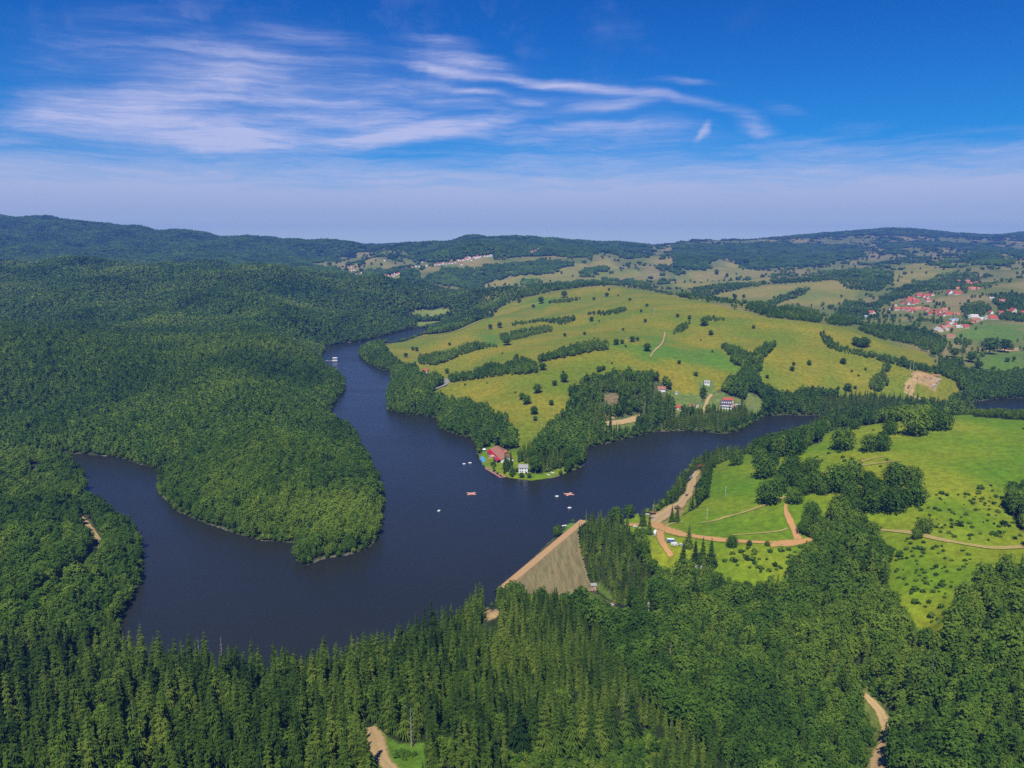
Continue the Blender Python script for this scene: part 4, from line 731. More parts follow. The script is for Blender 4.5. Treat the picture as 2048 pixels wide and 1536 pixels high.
q = D(1215, 1330, 6, 9); e = empty('weir', q[0], q[1], q[2], R(80)); tag(e, 'pale concrete weir on the stream among the trees below the dam', 'weir'); G().box((0, 0, .8), (12, 2.6, 2.6)).mk('wall', M_CONC, e); G().box((-8, 0, 1.6), (3.5, 3, 3.6)).mk('pier', M_WP, e); G().box((5.2, 0, 2.6), (1.2, 3, 1.4)).mk('gate_frame', M_CONC, e)
pn = [onto(DC[0] + x / TZ, DC[1] + y_ / TZ)[0][:2] for x, y_ in [(440, 1060), (520, 1095), (600, 1150), (690, 1200), (760, 1260)]]; road('stream', [(DC[0] + x / TZ, DC[1] + y_ / TZ) for x, y_ in [(430, 1050), (520, 1095), (600, 1145), (690, 1195), (760, 1250), (860, 1290)]], 4.5, M_WATER, vary=0.1)

# ------------------------------------------------------------------ camp and parking
def car(q, rz, mat, label, group, van=False):
    e = empty('van' if van else 'parked_car', q[0], q[1], q[2] + .3, rz); tag(e, label, 'van' if van else 'car', group); h = 1.2 if van else .55
    G().add([(-2.1, -.85, .35), (2.1, -.85, .35), (2.1, .85, .35), (-2.1, .85, .35), (-2.1, -.85, .95), (1.95, -.85, .85), (1.95, .85, .85), (-2.1, .85, .95)], [[0, 3, 2, 1], [4, 5, 6, 7], [0, 1, 5, 4], [1, 2, 6, 5], [2, 3, 7, 6], [3, 0, 4, 7]]).mk('body', mat, e)
    x1 = 1.3 if van else .5; G().add([(-1.95, -.8, .95), (x1 + .5, -.8, .9), (x1 + .5, .8, .9), (-1.95, .8, .95), (-1.6, -.68, .95 + h), (x1 - .1, -.68, .95 + h), (x1 - .1, .68, .95 + h), (-1.6, .68, .95 + h)], [[0, 1, 5, 4], [1, 2, 6, 5], [2, 3, 7, 6], [3, 0, 4, 7]]).mk('windows', M_GLASS, e).name = 'glazing'
    G().box((x1 / 2 - .85, 0, .98 + h), (x1 + 1.5, 1.36, .07)).mk('roof', mat, e)
    for x in (-1.3, 1.3):
        for s_ in (-.82, .82): G().tube([(x, s_ - .1, .32), (x, s_ + .1, .32)], .34, 10).mk('wheel', M_TYRE, e)
    return e
def caravan(q, rz, m1, label, group=None, k=1.0):
    e = empty('caravan', q[0], q[1], q[2] + .2, rz); e.scale = (k, k, k); tag(e, label, 'caravan', group); pr = [(-2.5, .5), (2.5, .5), (2.6, 1.5), (2.3, 2.4), (-2.4, 2.4), (-2.7, 1.4)]
    G().add([(x, -1.1, z) for x, z in pr] + [(x, 1.1, z) for x, z in pr], [[0, 1, 2, 3, 4, 5], [11, 10, 9, 8, 7, 6]] + [[i, 6 + i, 6 + (i + 1) % 6, (i + 1) % 6] for i in range(6)]).mk('body', m1, e); G().box((-.05, 0, 2.47), (4.9, 2.3, .16)).mk('roof', M_WP, e)
    for u in (-1.4, 1.2): G().box((u, -1.13, 1.6), (1.1, .06, .7)).mk('window', M_GLASS, e)
    for s_ in (-1, 1): G().tube([(0, s_ * .95 - .1, .35), (0, s_ * .95 + .1, .35)], .36, 10).mk('wheel', M_TYRE, e)
    G().tube([(2.5, 0, .55), (3.6, 0, .5)], .08, 5).mk('drawbar', M_DARK, e); return e
def K_(x, y_, r=3.5, fr=0): return site(x, y_, CC, TZ, r, fr)
caravan(K_(885, 1355, 6, 6), R(-8), M_DBLUE, 'blue sided caravan with white roof beside the orange camp track', k=1.15); caravan(K_(938, 1405, 6, 6), R(4), M_WP, 'all white caravan just below the blue sided one', k=1.0); caravan(K_(660, 1225, 4, 6), R(75), M_WP, 'white camper standing by the round tree left of the orange track', k=.95)
caravan(site(1397, 1138, r=6, front=6), R(-5), M_WP, 'white caravan at the lower edge of the camp under dark spruces')
for x, y_, rz, m_c, lb in [(550, 960, .2, M_WP, 'white car parked on the lakeside grass behind the spruce strip'), (600, 1012, .5, M_DARK, 'dark car parked at the edge of the orange junction'), (640, 1008, .5, M_SILV, 'silver car parked at the edge of the orange junction'), (526, 1105, 1.2, M_WP, 'white car parked left of the round tree at the junction'), (1218, 385, 1.0, M_WP, 'white car parked along the upper end of the sandy strip'), (1168, 445, 1.0, M_DARK, 'dark car in the grass beside the middle of the sandy strip'), (1240, 545, 1.1, M_DARK, 'black car on the right edge of the sandy strip'), (1126, 675, .9, M_DARK, 'dark car by the spruces at the bend of the sandy strip'), (1185, 410, 1.0, M_SILV, 'silver car parked along the upper end of the sandy strip'), (660, 1260, 1.3, M_SILV, 'silver car just below the white camper by the track'), (1045, 1402, -.4, M_WP, 'white car in the camp grass right of the caravans')]:
    car(K_(x, y_), rz, m_c, lb, 'cars parked round the camp')
car(site(1409, 1137, r=5, front=5), -.2, M_SILV, 'silver car next to the lowest white caravan', 'cars parked round the camp'); car(HB(608, 828, 5, 8), .3, M_WP, 'white van among the trees below the red roofed chalet', None, True); car(T(1580, 318, 5, 8), .4, M_WP, 'white van in the wood on the east side of the point', None, True)
q = K_(1328, 240, 7, 6); e = empty('tent', q[0], q[1], q[2], .5); tag(e, 'red tent at the upper end of the sandy strip', 'tent'); G().add([(-2.6, -2, 0), (2.6, -2, 0), (2.6, 2, 0), (-2.6, 2, 0), (-2.2, 0, 2.8), (2.2, 0, 2.8)], [[0, 1, 5, 4], [2, 3, 4, 5], [1, 2, 5], [3, 0, 4]]).mk('canopy', M_CARRED, e); G().box((-2.1, -1, .7), (.1, 1, 1.3)).mk('door_flap', M_DARK, e)
for (x, y_), lb in [((985, 870), 'brown thatched sunshade on the sandy turning place'), ((625, 945), 'brown thatched shelter under the spruces by the lake')]:
    q = K_(x, y_, 5, 5); e = empty('thatched_shelter', *q); tag(e, lb, 'shelter', 'brown thatched shelters'); G().add(ring((0, 0), 3.3, 10, 2.3) + [(0, 0, 4.3)] + ring((0, 0), 3.1, 10, 2.1), [[k_, (k_ + 1) % 10, 10] for k_ in range(10)] + [[k_, 11 + k_, 11 + (k_ + 1) % 10, (k_ + 1) % 10] for k_ in range(10)] + [[20 - k_ for k_ in range(10)]]).mk('roof', M_STRAW, e); G().tube([(0, 0, -.5), (0, 0, 2.4)], .2).mk('post', M_BARK, e)
for k_, (x, y_) in enumerate([(365, 1115), (385, 1130), (352, 1130), (440, 1150)]):
    q = K_(x, y_); e = empty('picnic_table', q[0], q[1], q[2], k_ * .7); tag(e, 'small pale picnic table on the grass left of the junction', 'picnic table', 'picnic tables on the camp grass'); G().box((0, 0, .75), (2, .9, .08)).mk('tabletop', M_WP, e); [G().box((0, s_, .42), (2, .35, .06)).mk('bench', M_WP, e) for s_ in (-.8, .8)]; G().box((-.7, 0, .38), (.1, 1.6, .74)).box((.7, 0, .38), (.1, 1.6, .74)).mk('frame', M_BARK, e)
# poles
def pole(q, h, label, cross=True):
    e = empty('utility_pole', *q); tag(e, label, 'utility pole', 'pale utility poles'); G().tube([(0, 0, -1), (0, 0, h)], [.22, .15], 7).mk('post', M_POLE, e)
    if cross: G().box((0, 0, h - .7), (1.8, .14, .16)).mk('crossarm', M_POLE, e)
for x, y_, h, lb in [(1414, 1038, 10, 'pale utility pole on the bright grass above the orange junction'), (1451, 992, 9, 'pale utility pole in the middle of the right meadow edge'), (1306, 1028, 9, 'pale utility pole by the lakeside spruces'), (1455, 911, 11, 'pale utility pole rising from the spruce belt on the right bank'), (1107, 829, 11, 'pale utility pole on the yellow meadow left of the knoll wood'), (1083, 859, 11, 'pale utility pole at the lower tip of the yellow meadow'), (1309, 634, 20, 'tall mast on the crest of the big yellow meadow'), (1270, 751, 11, 'pale utility pole above the knoll wood'), (1820, 747, 20, 'left of two thin masts beside the open foundations'), (1826, 747, 18, 'right of two thin masts beside the open foundations'), (889, 770, 9, 'pale utility pole at the end of the grey road bend'), (899, 771, 8, 'pale utility pole on the meadow right of the grey road bend'), (1253, 683, 11, 'pale utility pole on the green slope of the big meadow')]: pole(site(x, y_, r=2), h, lb)

# ------------------------------------------------------------------ villages
rv = random.Random(5); PARENTS_V = []
def village_house(q, w_, mr, mw, label, group, parts=True, hh=None):
    d = w_ * rv.uniform(.55, .75); rz = rv.choice([-.25, .15, .3, 1.4, 1.7, -.1]) + rv.uniform(-.15, .15); h = (hh or rv.uniform(3.0, 4.0)) * .8; rh = d * rv.uniform(.50, .62)
    if parts: return house('village_house', q, rz, w_, d, h, rh, mw, mr, label, 'house', group)
    g_ = wall_geo(w_, d, h, rh); n_ = len(g_.f); g_.add(*gable(w_, d, h, h + rh, .4)); o = link_mesh('village_house', g_.v, g_.f, [mw, mr]); mi = np.zeros(len(o.data.polygons), np.int32); mi[n_:] = 1; o.data.polygons.foreach_set('material_index', mi)
    o.location = q; o.rotation_euler = (0, 0, rz); tag(o, label, 'house', group); return o
RV = [('r', 'along the upper village lane', [(740,330,60),(790,345,50),(830,335,60),(890,325,60),(840,362,60),(850,392,50),(520,432,40),(600,402,50),(600,432,60),(640,385,50),(690,395,60),(660,432,40),(700,420,50),(440,450,50),(450,500,60),(570,385,45),(620,365,45),(665,365,40)]),
      ('r', 'along the middle village lane', [(545,500,60),(600,510,60),(650,515,60),(640,532,40),(870,560,70),(920,555,60),(980,540,50),(1000,572,60),(1030,577,50),(1100,565,70),(910,522,40),(575,492,50),(620,490,50)]),
      ('o', 'along the middle village lane', [(710,500,60),(735,488,45),(800,495,50),(830,522,40),(1030,525,50),(1050,515,60),(1190,560,40),(1220,565,40),(680,495,45),(845,500,45),(470,490,40)]),
      ('w', 'at the lower right of the village', [(1350,600,60),(1420,600,80),(1500,625,50),(1560,615,50),(1590,600,45)]), ('b', 'at the lower right of the village', [(1150,640,60),(1200,642,60),(1250,660,40)]),
      ('o', 'on the lower village lane', [(1440,645,70),(1475,632,50),(1390,675,50),(1050,735,60),(1110,730,50)]), ('r', 'on the lower village lane', [(1095,685,60),(1020,725,70),(1320,725,60),(1650,615,110),(1630,545,50),(1180,700,50),(1000,745,45),(1290,715,45)]), ('w', 'on the lower village lane', [(1140,695,70),(980,765,90),(1220,720,40),(1260,720,40),(1080,750,50)]),
      ('r', 'at the top of the village under the trees', [(1120,295,70),(1150,290,60),(1210,305,90),(1390,190,60),(1450,170,40)]), ('o', 'at the top of the village under the trees', [(1225,240,50),(1235,155,50),(1340,160,50),(1380,245,60),(1410,245,50),(1360,220,50),(1395,218,50),(1480,240,30),(1370,180,45)]), ('w', 'at the far right of the village', [(1630,365,30),(1660,365,30),(1780,412,60)]), ('r', 'at the far right of the village', [(1780,405,70),(1760,412,40),(1760,545,40),(1910,530,90),(2040,555,60)]), ('r', 'by itself at the left end of the village', [(140,545,60),(172,547,50),(365,500,40)]), ('b', 'by itself at the left end of the village', [(68,592,26)])]
RN = {'r': ('red', M_RED), 'o': ('orange', M_ORANGE), 'w': ('pale grey', M_CONC), 'b': ('blue grey', M_BLUEGREY)}
for kd, place, lst in RV:
    for x, y_, w_ in lst:
        q = site(x, y_, CX, CS); D_ = float(np.hypot(q[1], q[0])); CLEAR.append((q[0], q[1], 9)); wm = w_ / CS / F * D_ * 1.0; wm = max(9, min(wm, 24))
        d_ = -q[:2] / D_; CLEAR.append((q[0] + d_[0] * 16, q[1] + d_[1] * 16, 10)); CLEAR.append((q[0] + d_[0] * 34, q[1] + d_[1] * 34, 9))
        PARENTS_V.append(1); village_house(q, wm, RN[kd][1], (M_WHITE if len(PARENTS_V) % 3 == 0 else M_CREAM) if kd != 'o' else M_PINKW, '%s roofed village house %s' % (RN[kd][0], place), '%s roofed houses %s' % (RN[kd][0], place))
q = site(1110, 840, CX, CS); house('barn', q, .1, 26, 10, 3.4, 3, M_PINKW, M_BROWNR, 'long dull red barn alone below the village lanes', 'barn'); CLEAR.append((q[0], q[1], 18))
FV = [(355,320),(360,350),(395,385),(440,370),(448,364),(345,370),(380,345),(620,390),(645,395),(665,400),(690,405),(715,400),(735,360),(750,345),(770,350),(790,340),(785,360),(760,375),(740,385),(720,380),(800,355),(815,340),(825,335),(870,320),(905,315),(930,318),(945,316),(965,318),(980,312),(995,310),(1015,308),(1070,303),(1090,300),(1110,298),(1135,296),(1165,295),(1190,292),(1215,290),(1240,283),(1270,270),(1285,268),(1310,265),(1325,255),(1345,250),(1360,245),(1380,262),(1400,240),(1415,240),(1430,235),(1445,240),(1460,232),(1490,230),(1510,230),(1530,228),(1545,226),(1295,298),(1880,195),(1895,190),(1915,182),(1930,178),(1950,165),(2010,162),(1840,185),(960,280),(637,268),(700,392),(655,385),(805,348),(1352,256),(1420,246)]
for i, (x, y_) in enumerate(FV):
    q = site(x, y_, (620, 460), 2048 / 480); D_ = float(np.hypot(q[0], q[1])); d_ = -q[:2] / D_; CLEAR += [(q[0] + d_[0] * t_, q[1] + d_[1] * t_, 16) for t_ in (0, 28, 60)]
    red = i % 5 in (0, 2, 3); place = 'in the lower hamlet on the far slope' if x < 600 else ('in the street village across the far slope' if x < 1600 else 'in the highest hamlet of the far slope')
    village_house(q, rv.uniform(9, 13), M_RED if red else M_BROWNR if i % 5 == 1 else M_CONC, M_WHITE, 'tiny %s house %s' % ('red roofed' if red else 'dull roofed', place), '%s houses %s' % ('red roofed' if red else 'dull roofed', place), False, 5.0)

# ------------------------------------------------------------------ single trees and shrubs of the meadows
PLANT = []                                                    # (kind, x, y, crown width, height, label, group)
def tree_at(o, s, x, y_, wpx, label, group=None, kind=None, hk=1.0):
    q = onto(o[0] + x / s, o[1] + y_ / s)[0]; D_ = float(np.linalg.norm(q - np.array([0, 0, CAMZ]))); PLANT.append((kind, q[0], q[1], wpx / s / F * D_, hk, label, group)); CLEAR.append((q[0], q[1], max(3, wpx / s / F * D_ * .5)))
for x, y_, w_, lb in [(365,527,78,'round dark tree standing alone at the left tip of the right meadow'),(985,437,122,'big round tree on the meadow slope, left of a double crowned one'),(1145,447,95,'left crown of the joined pair on the right meadow slope'),(1212,443,92,'right crown of the joined pair on the right meadow slope'),(1055,317,64,'smallest round tree at the upper edge of the right meadow'),(1262,347,78,'narrow round tree between two larger ones at the meadow edge'),(1410,352,135,'largest spreading tree at the upper edge of the right meadow'),(1512,322,100,'tree right of the largest one at the meadow crest, left of two'),(1575,322,95,'tree at the right end of the row on the meadow crest'),(340,1007,62,'round bush tree in the middle of the lower orange road'),(440,1001,30,'small bush beside the lower orange road, nearer the round tree'),(546,1000,30,'small bush beside the lower orange road, nearer the fork'),(1420,962,52,'round bush hiding part of the pale track on the right slope'),(1462,922,85,'grey green tree just above the pale track on the right slope')]: tree_at(C6, SZ, x, y_, w_, lb, kind='b4')
for pl, lst in [('at the left end of right meadow', [(500,512,85),(532,597,130),(577,525,75),(640,472,110),(705,467,120),(740,440,70)]), ('left of the upper dirt track on the right meadow', [(690,582,110),(800,582,92),(642,642,110),(720,652,100),(552,752,130),(612,692,92),(830,682,120),(700,752,92),(752,702,80),(802,847,92),(870,700,70)]), ('below the upper dirt track on the right meadow', [(1040,642,120),(960,682,140),(1030,732,100),(1140,642,72),(1192,682,82),(1290,652,120),(1396,642,100),(1150,732,120),(1402,762,120),(1290,802,130),(1170,802,112),(975,832,120),(1060,812,92),(1060,902,100),(1230,740,80)]), ('in the hollow above the orange fork', [(832,952,82),(760,932,80),(850,890,70),(775,880,60)])]:
    for x, y_, w_ in lst: tree_at(C6, SZ, x, y_, w_, 'round dark tree in the clump %s' % pl, 'clumped trees %s' % pl, 'b4')
for x, y_, w_, lb in [(85,1012,66,'pointed spruce beside the lower orange road at the camp'),(52,1112,62,'left one of the camp spruces below the orange road'),(122,1122,75,'second of the camp spruces below the orange road'),(165,1120,75,'third of the camp spruces below the orange road'),(215,1122,85,'right one of the camp spruces below the orange road')]: tree_at(C6, SZ, x, y_, w_, lb, kind='s2', hk=1.15)
for x, y_, w_, lb, kd in [(572,1242,125,'rounded spruce between the white camper and the picnic grass','s2'),(465,1112,110,'spruce at the bend of the orange road by the lake','s0'),(500,1118,90,'spruce beside the lake bend, next to the white car','s0'),(272,1000,165,'round leafy tree alone on the lakeside grass by the dam grove','b0'),(905,1060,110,'spruce below the sandy turning place, left of two','s2'),(985,1060,110,'spruce below the sandy turning place, right of two','s2')]: tree_at(CC, TZ, x, y_, w_, lb, kind=kd, hk=1.25)
for x, y_, w_, kd in [(640,570,60,'s0'),(690,610,60,'s1'),(700,500,60,'s0'),(735,430,55,'s1'),(660,440,55,'s0'),(690,370,60,'s2'),(720,560,50,'s1'),(650,640,50,'s0'),(500,540,75,'s0'),(470,520,55,'b1'),(790,655,70,'s0'),(830,620,60,'b1'),(900,700,80,'b0'),(1010,705,70,'b0'),(760,690,60,'b1'),(970,640,30,'b1'),(330,230,80,'b1'),(250,215,70,'b1'),(400,200,80,'s2'),(620,235,90,'s0'),(560,160,80,'s0'),(520,130,70,'s1'),(780,160,60,'s1'),(1075,420,40,'s0'),(1010,520,50,'s1')]: tree_at(TC, TZ, x, y_, w_, 'shore tree among the buildings of the lake point', 'trees among the buildings of the point', kd)
M2T = [(1545,1067,50),(1490,1087,32),(1390,1132,52),(1300,1167,42),(1327,1197,52),(1370,1257,48),(1376,1292,26),(1470,1202,30),(1220,1357,48),(1245,1412,32),(860,1017,28),(620,922,28),(660,882,22),(683,887,24),(875,852,20),(1113,757,28),(1168,750,32),(1210,850,52),(1550,802,22),(1665,792,22),(1705,712,28),(1890,767,18),(2020,717,20),(1850,847,37),(1885,842,26),(1945,832,35),(1975,827,24),(2030,887,46),(1750,1007,34),(1775,997,28),(1365,632,22),(1410,607,36),(1545,572,38),(1282,602,28),(1720,587,20),(1795,567,26),(1808,532,16),(1930,592,20),(1995,657,16),(2030,627,20),(1420,997,46),(965,1087,14),(1185,902,12),(1905,862,14),(1540,1010,14),(1825,960,12),(1165,1275,14),(1260,1130,12),(1860,565,12),(1750,712,10),(1095,1075,10)]
def where2(x, y_): return 'low on the slope near the knoll wood' if y_ > 1050 else ('beside the hedgerows on the west side' if x < 1500 and y_ > 700 else ('in the middle of the slope' if y_ > 700 else 'near the crest'))
for x, y_, w_ in M2T: sz_ = 'larger' if w_ > 40 else ('middle sized' if w_ > 22 else 'small'); tree_at(C2, SZ, x, y_, w_, '%s single tree on big yellow meadow, %s' % (sz_, where2(x, y_)), '%s single trees on the big meadow %s' % (sz_, where2(x, y_)), 'b0')
M3T = [(215,792,30),(175,737,50),(90,697,24),(30,962,22),(128,1032,27),(20,687,22),(790,967,26),(690,1002,26),(990,962,34),(465,752,20),(225,892,14),(157,822,10),(1015,1122,44),(1085,862,50),(1110,864,50),(1062,852,42),(1130,856,42),(1515,917,38),(545,1045,20),(700,970,18),(1040,1010,12),(1080,1035,12),(1120,1000,14),(960,1110,16),(1060,1110,18)]
for x, y_, w_ in M3T: sz_ = 'larger' if w_ > 38 else ('middle sized' if w_ > 19 else 'small'); pl = 'near the crest hedge' if y_ < 760 else ('on the far right shoulder' if x > 600 else 'around the green hollow'); tree_at(C3, SZ, x, y_, w_, '%s single tree on the east half of big meadow, %s' % (sz_, pl), '%s single trees on the east half of the big meadow %s' % (sz_, pl), 'b1')
M3F = [(1740,952,52),(1780,987,42),(1640,922,50),(1845,902,84),(1932,892,62),(250,437,26),(310,452,20),(355,582,26),(420,382,38),(1660,965,40),(1950,950,24),(1700,870,24)]
for x, y_, w_ in M3F: tree_at(C3, SZ, x, y_, w_, 'dark single tree on the far fields beyond the big meadow', 'single trees on the far fields', 'b0')
for x, y_, lb in [(285,1500,'bare grey dead spruce in the lower left wood'),(270,1475,'second bare grey dead spruce in the lower left wood'),(823,1495,'bare grey dead spruce behind the sandy clearing'),(1247,1450,'bare grey dead spruce at the right end of the tall row'),(400,1335,'bare grey dead spruce near the lake edge, left one'),(445,1330,'bare grey dead spruce near the lake edge, right one'),(1340,1345,'bare grey dead tree above the mixed wood, left one'),(1372,1340,'bare grey dead tree above the mixed wood, right one'),(1862,1370,'pale dead birch left of the wood on the lower right')]:
    q = site(x, y_, r=3.0); e = empty('dead_tree', q[0], q[1], q[2]); tag(e, lb, 'dead tree', None); G().add(*trunk_geo(20, .3)).mk('trunk', M_GREYBARK, e); v, f = trunk_geo(.1, .01, limbs=[(4 + k_ * .8, k_ * 2.4, 2.3 - k_ * .08, -.15, .10) for k_ in range(19)]); G().add(v, f).mk('branches', M_GREYBARK, e)
for k_, (x, y_, w_) in enumerate([(1040,1500,40),(1062,1488,36),(1088,1498,40),(1110,1508,36),(1142,1500,38),(1165,1490,34),(1180,1515,36),(1198,1495,34),(1225,1490,38),(1250,1478,34),(1262,1470,36)]): tree_at((0, 0), 1, x, y_, w_, 'tall spruce in the row standing behind the low scrub of the clearing', 'tall spruces in a row behind the scrub', 's1', 1.3)
# shrubs on the lower right slopes
rs = np.random.default_rng(77)
def shrubs(poly_pts, n_, label, group, smin, smax):
    pl = P6(poly_pts); lo, hi = pl.min(0), pl.max(0); got = 0
    while got < n_:
        x, y_ = rs.uniform(lo, hi)
        if inside(np.array([x]), np.array([y_]), pl)[0] and clear_of_roads(np.array([x]), np.array([y_]), 2)[0]:
            k_ = rs.uniform(smin, smax) * (1.7 if rs.random() < .12 else 1); o = bpy.data.objects.new('shrub', SHRUB_ME[got % 3]); COL.objects.link(o); o.location = (x, y_, float(ground(x, y_)) - .15); o.scale = (k_, k_, k_ * rs.uniform(.7, 1.1)); o.rotation_euler = (0, 0, rs.uniform(0, 6.28)); o['tint'] = float(rs.normal(.0, .4)); tag(o, label, 'shrub', group); got += 1
shrubs([(1240,1000),(1350,960),(1480,975),(1800,1030),(1650,1180),(1600,1300),(1560,1450),(1440,1380),(1280,1250)], 95, 'low dark shrub on the grass gap below the pale track', 'shrubs below the pale track', .4, .95)
shrubs([(1450,700),(1700,690),(1880,640),(1930,760),(2040,880),(2040,980),(1800,980),(1500,930),(1400,870)], 110, 'low dark shrub on the slope above the pale track', 'shrubs above the pale track', .35, 1.0)
shrubs([(270,1100),(400,1010),(600,1010),(740,1010),(780,1060),(640,1130),(520,1180),(400,1130)], 42, 'low dark shrub on the grass below the orange road', 'shrubs below the orange road', .6, 1.4)
shrubs([(820,470),(1000,440),(1240,470),(1330,520),(1180,560),(1080,520),(860,560)], 18, 'low dark shrub along the upper dirt track', 'shrubs along the upper dirt track', .6, 1.2); shrubs([(1010,315),(1350,320),(1300,345),(1050,400)], 12, 'low dark shrub by the meadow edge trees', 'shrubs by the meadow edge trees', .5, 1.0)
# ------------------------------------------------------------------ planting
def geo_nodes(ob):
    ng = bpy.data.node_groups.new('plant', 'GeometryNodeTree')
    ng.interface.new_socket('Geometry', in_out='INPUT', socket_type='NodeSocketGeometry'); ng.interface.new_socket('Geometry', in_out='OUTPUT', socket_type='NodeSocketGeometry')
    gi, go = ng.nodes.new('NodeGroupInput'), ng.nodes.new('NodeGroupOutput')
    ci = ng.nodes.new('GeometryNodeCollectionInfo'); ci.inputs['Collection'].default_value = PROTO; ci.inputs['Separate Children'].default_value = True; ci.inputs['Reset Children'].default_value = True
    ip = ng.nodes.new('GeometryNodeInstanceOnPoints'); ip.inputs['Pick Instance'].default_value = True
    def at(nm, ty):
        q = ng.nodes.new('GeometryNodeInputNamedAttribute'); q.data_type = ty; q.inputs['Name'].default_value = nm; return next(o_ for o_ in q.outputs if o_.enabled and o_.name == 'Attribute')
    L = ng.links.new; L(gi.outputs[0], ip.inputs['Points']); L(ci.outputs[0], ip.inputs['Instance']); L(at('kind', 'INT'), ip.inputs['Instance Index'])
    er = ng.nodes.new('FunctionNodeEulerToRotation'); L(at('turn', 'FLOAT_VECTOR'), er.inputs[0]); L(er.outputs[0], ip.inputs['Rotation']); L(at('size', 'FLOAT_VECTOR'), ip.inputs['Scale']); L(ip.outputs[0], go.inputs[0])
    md = ob.modifiers.new('plant', 'NODES'); md.node_group = ng
def wood(name, X, Y, kind, sx, sz, tint, label, cat, sink=0.4):
    Z = ground(X, Y) - sink; n = len(X)
    me = bpy.data.meshes.new(name); me.vertices.add(n); me.vertices.foreach_set('co', np.stack([X, Y, Z], -1).astype(np.float32).ravel())
    def put(nm, ty, data, key): a = me.attributes.new(nm, ty, 'POINT'); a.data.foreach_set(key, np.ascontiguousarray(data).ravel())
    put('kind', 'INT', kind.astype(np.int32), 'value'); put('tint', 'FLOAT', tint.astype(np.float32), 'value')
    r = np.zeros((n, 3), np.float32); r[:, 2] = RNG.uniform(0, 6.28, n); r[:, 0] = RNG.normal(0, .035, n); r[:, 1] = RNG.normal(0, .035, n)
    put('turn', 'FLOAT_VECTOR', r, 'vector'); put('size', 'FLOAT_VECTOR', np.stack([sx, sx, sz], -1).astype(np.float32), 'vector')
    o = bpy.data.objects.new(name, me); COL.objects.link(o); geo_nodes(o); tag(o, label, cat, kind='stuff'); return o
def in_picture(X, Y, Z, mx=140, my=140):
    a, b, d = project(X, Y, Z); return (a > -mx) & (a < 2048 + mx) & (b > -my) & (b < 1536 + my)
def lake_clear(X, Y, d):
    ok = np.ones(X.shape, bool); mk = (Y < 2900) & (np.abs(X) < 1700); ok[mk] = sdist(X[mk], Y[mk], LAKE) > d; return ok
def off_dam(X, Y):
    s_ = (X - DA[0]) * DT[0] + (Y - DA[1]) * DT[1]; n_ = (X - DA[0]) * DN[0] + (Y - DA[1]) * DN[1]
    return ~(inside(X, Y, FACE) | ((s_ > -2) & (s_ < DL + 4) & (n_ > -8) & (n_ < 6)))
class TreeKit: pass
def tree_thing(name, crown, trunk, label, cat, group):
    e = bpy.data.objects.new(name, None); e.empty_display_size = 2; COL.objects.link(e)
    a = bpy.data.objects.new('crown', crown); b = bpy.data.objects.new('trunk', trunk)
    for q in (a, b): COL.objects.link(q); q.parent = e
    tag(e, label, cat, group); return e
PARENTS = {}
def grow(key, X, Y, sx, sz, tint, label, cat, group, rot=None, sink=0.3):
    """one tree with its parts: the first of a shape is built, the others are copies of it and of its parts"""
    me = SPR_ME if key[0] == 's' else BRO_ME; i = int(key[1])
    if key not in PARENTS: e = tree_thing('spruce_tree' if key[0] == 's' else 'broadleaf_tree', me[i][0], me[i][1], label, cat, group); PARENTS[key] = e; kids = list(e.children)
    else:
        src = PARENTS[key]; e = src.copy(); COL.objects.link(e); kids = []
        for ch in src.children: q = ch.copy(); COL.objects.link(q); q.parent = e; kids.append(q)
    e.location = (float(X), float(Y), float(ground(X, Y)) - sink); e.scale = (sx, sx, sz); e.rotation_euler = (0, 0, RNG.uniform(0, 6.28) if rot is None else rot)
    tag(e, label, cat, group)
    for q in kids: q['tint'] = float(tint)
    return e

# spruce plantations
X, Y = scatter(240, 1380, lambda yy: 4.9)
ok = any_in(X, Y, SPRUCE) & lake_clear(X, Y, 2.0)
X, Y = X[ok], Y[ok]
ok = off_dam(X, Y) & clear_of_roads(X, Y, 1.5) & clear_of_sites(X, Y) & (~any_in(X, Y, OPEN) | any_in(X, Y, GROVE))
gaps = vnoise(X, Y, 46, 91); ok &= RNG.random(len(X)) > sstep(1.0, 1.9, gaps) * 0.92 * (Y < 520); ok &= RNG.random(len(X)) > 0.42 * sstep(20, -80, X); ok &= in_picture(X, Y, ground(X, Y) + 10)
X, Y = X[ok], Y[ok]
n = len(X); big = 1.0 + 0.10 * np.clip(vnoise(X, Y, 60, 92), -1.5, 1.5); sz = big * RNG.uniform(0.72, 1.18, n); sz *= 1.08 - 0.40 * sstep(-120, 30, X); sz[Y > 560] *= 0.92
front = sstep(430, 300, Y) * sstep(-90, -220, X - 60); sz *= 1 + 0.12 * front
sx = sz * RNG.uniform(0.84, 1.14, n); tint = 0.35 * vnoise(X, Y, 70, 93) + 0.22 * sstep(-160, 80, X) - 0.12
isb = RNG.random(n) < 0.06 + 0.12 * sstep(0.3, 1.4, vnoise(X, Y, 60, 94))
K = lambda names: np.array([KINDS[q] for q in names])
kind = np.where(Y < 640, K(['s0', 's1', 's2', 's3'])[RNG.choice(4, n, p=[.32, .27, .27, .14])], K(['sm0', 'sm1'])[RNG.integers(0, 2, n)])
sp = dict(X=X, Y=Y, kind=kind, sx=sx, sz=sz, tint=tint, b=isb)
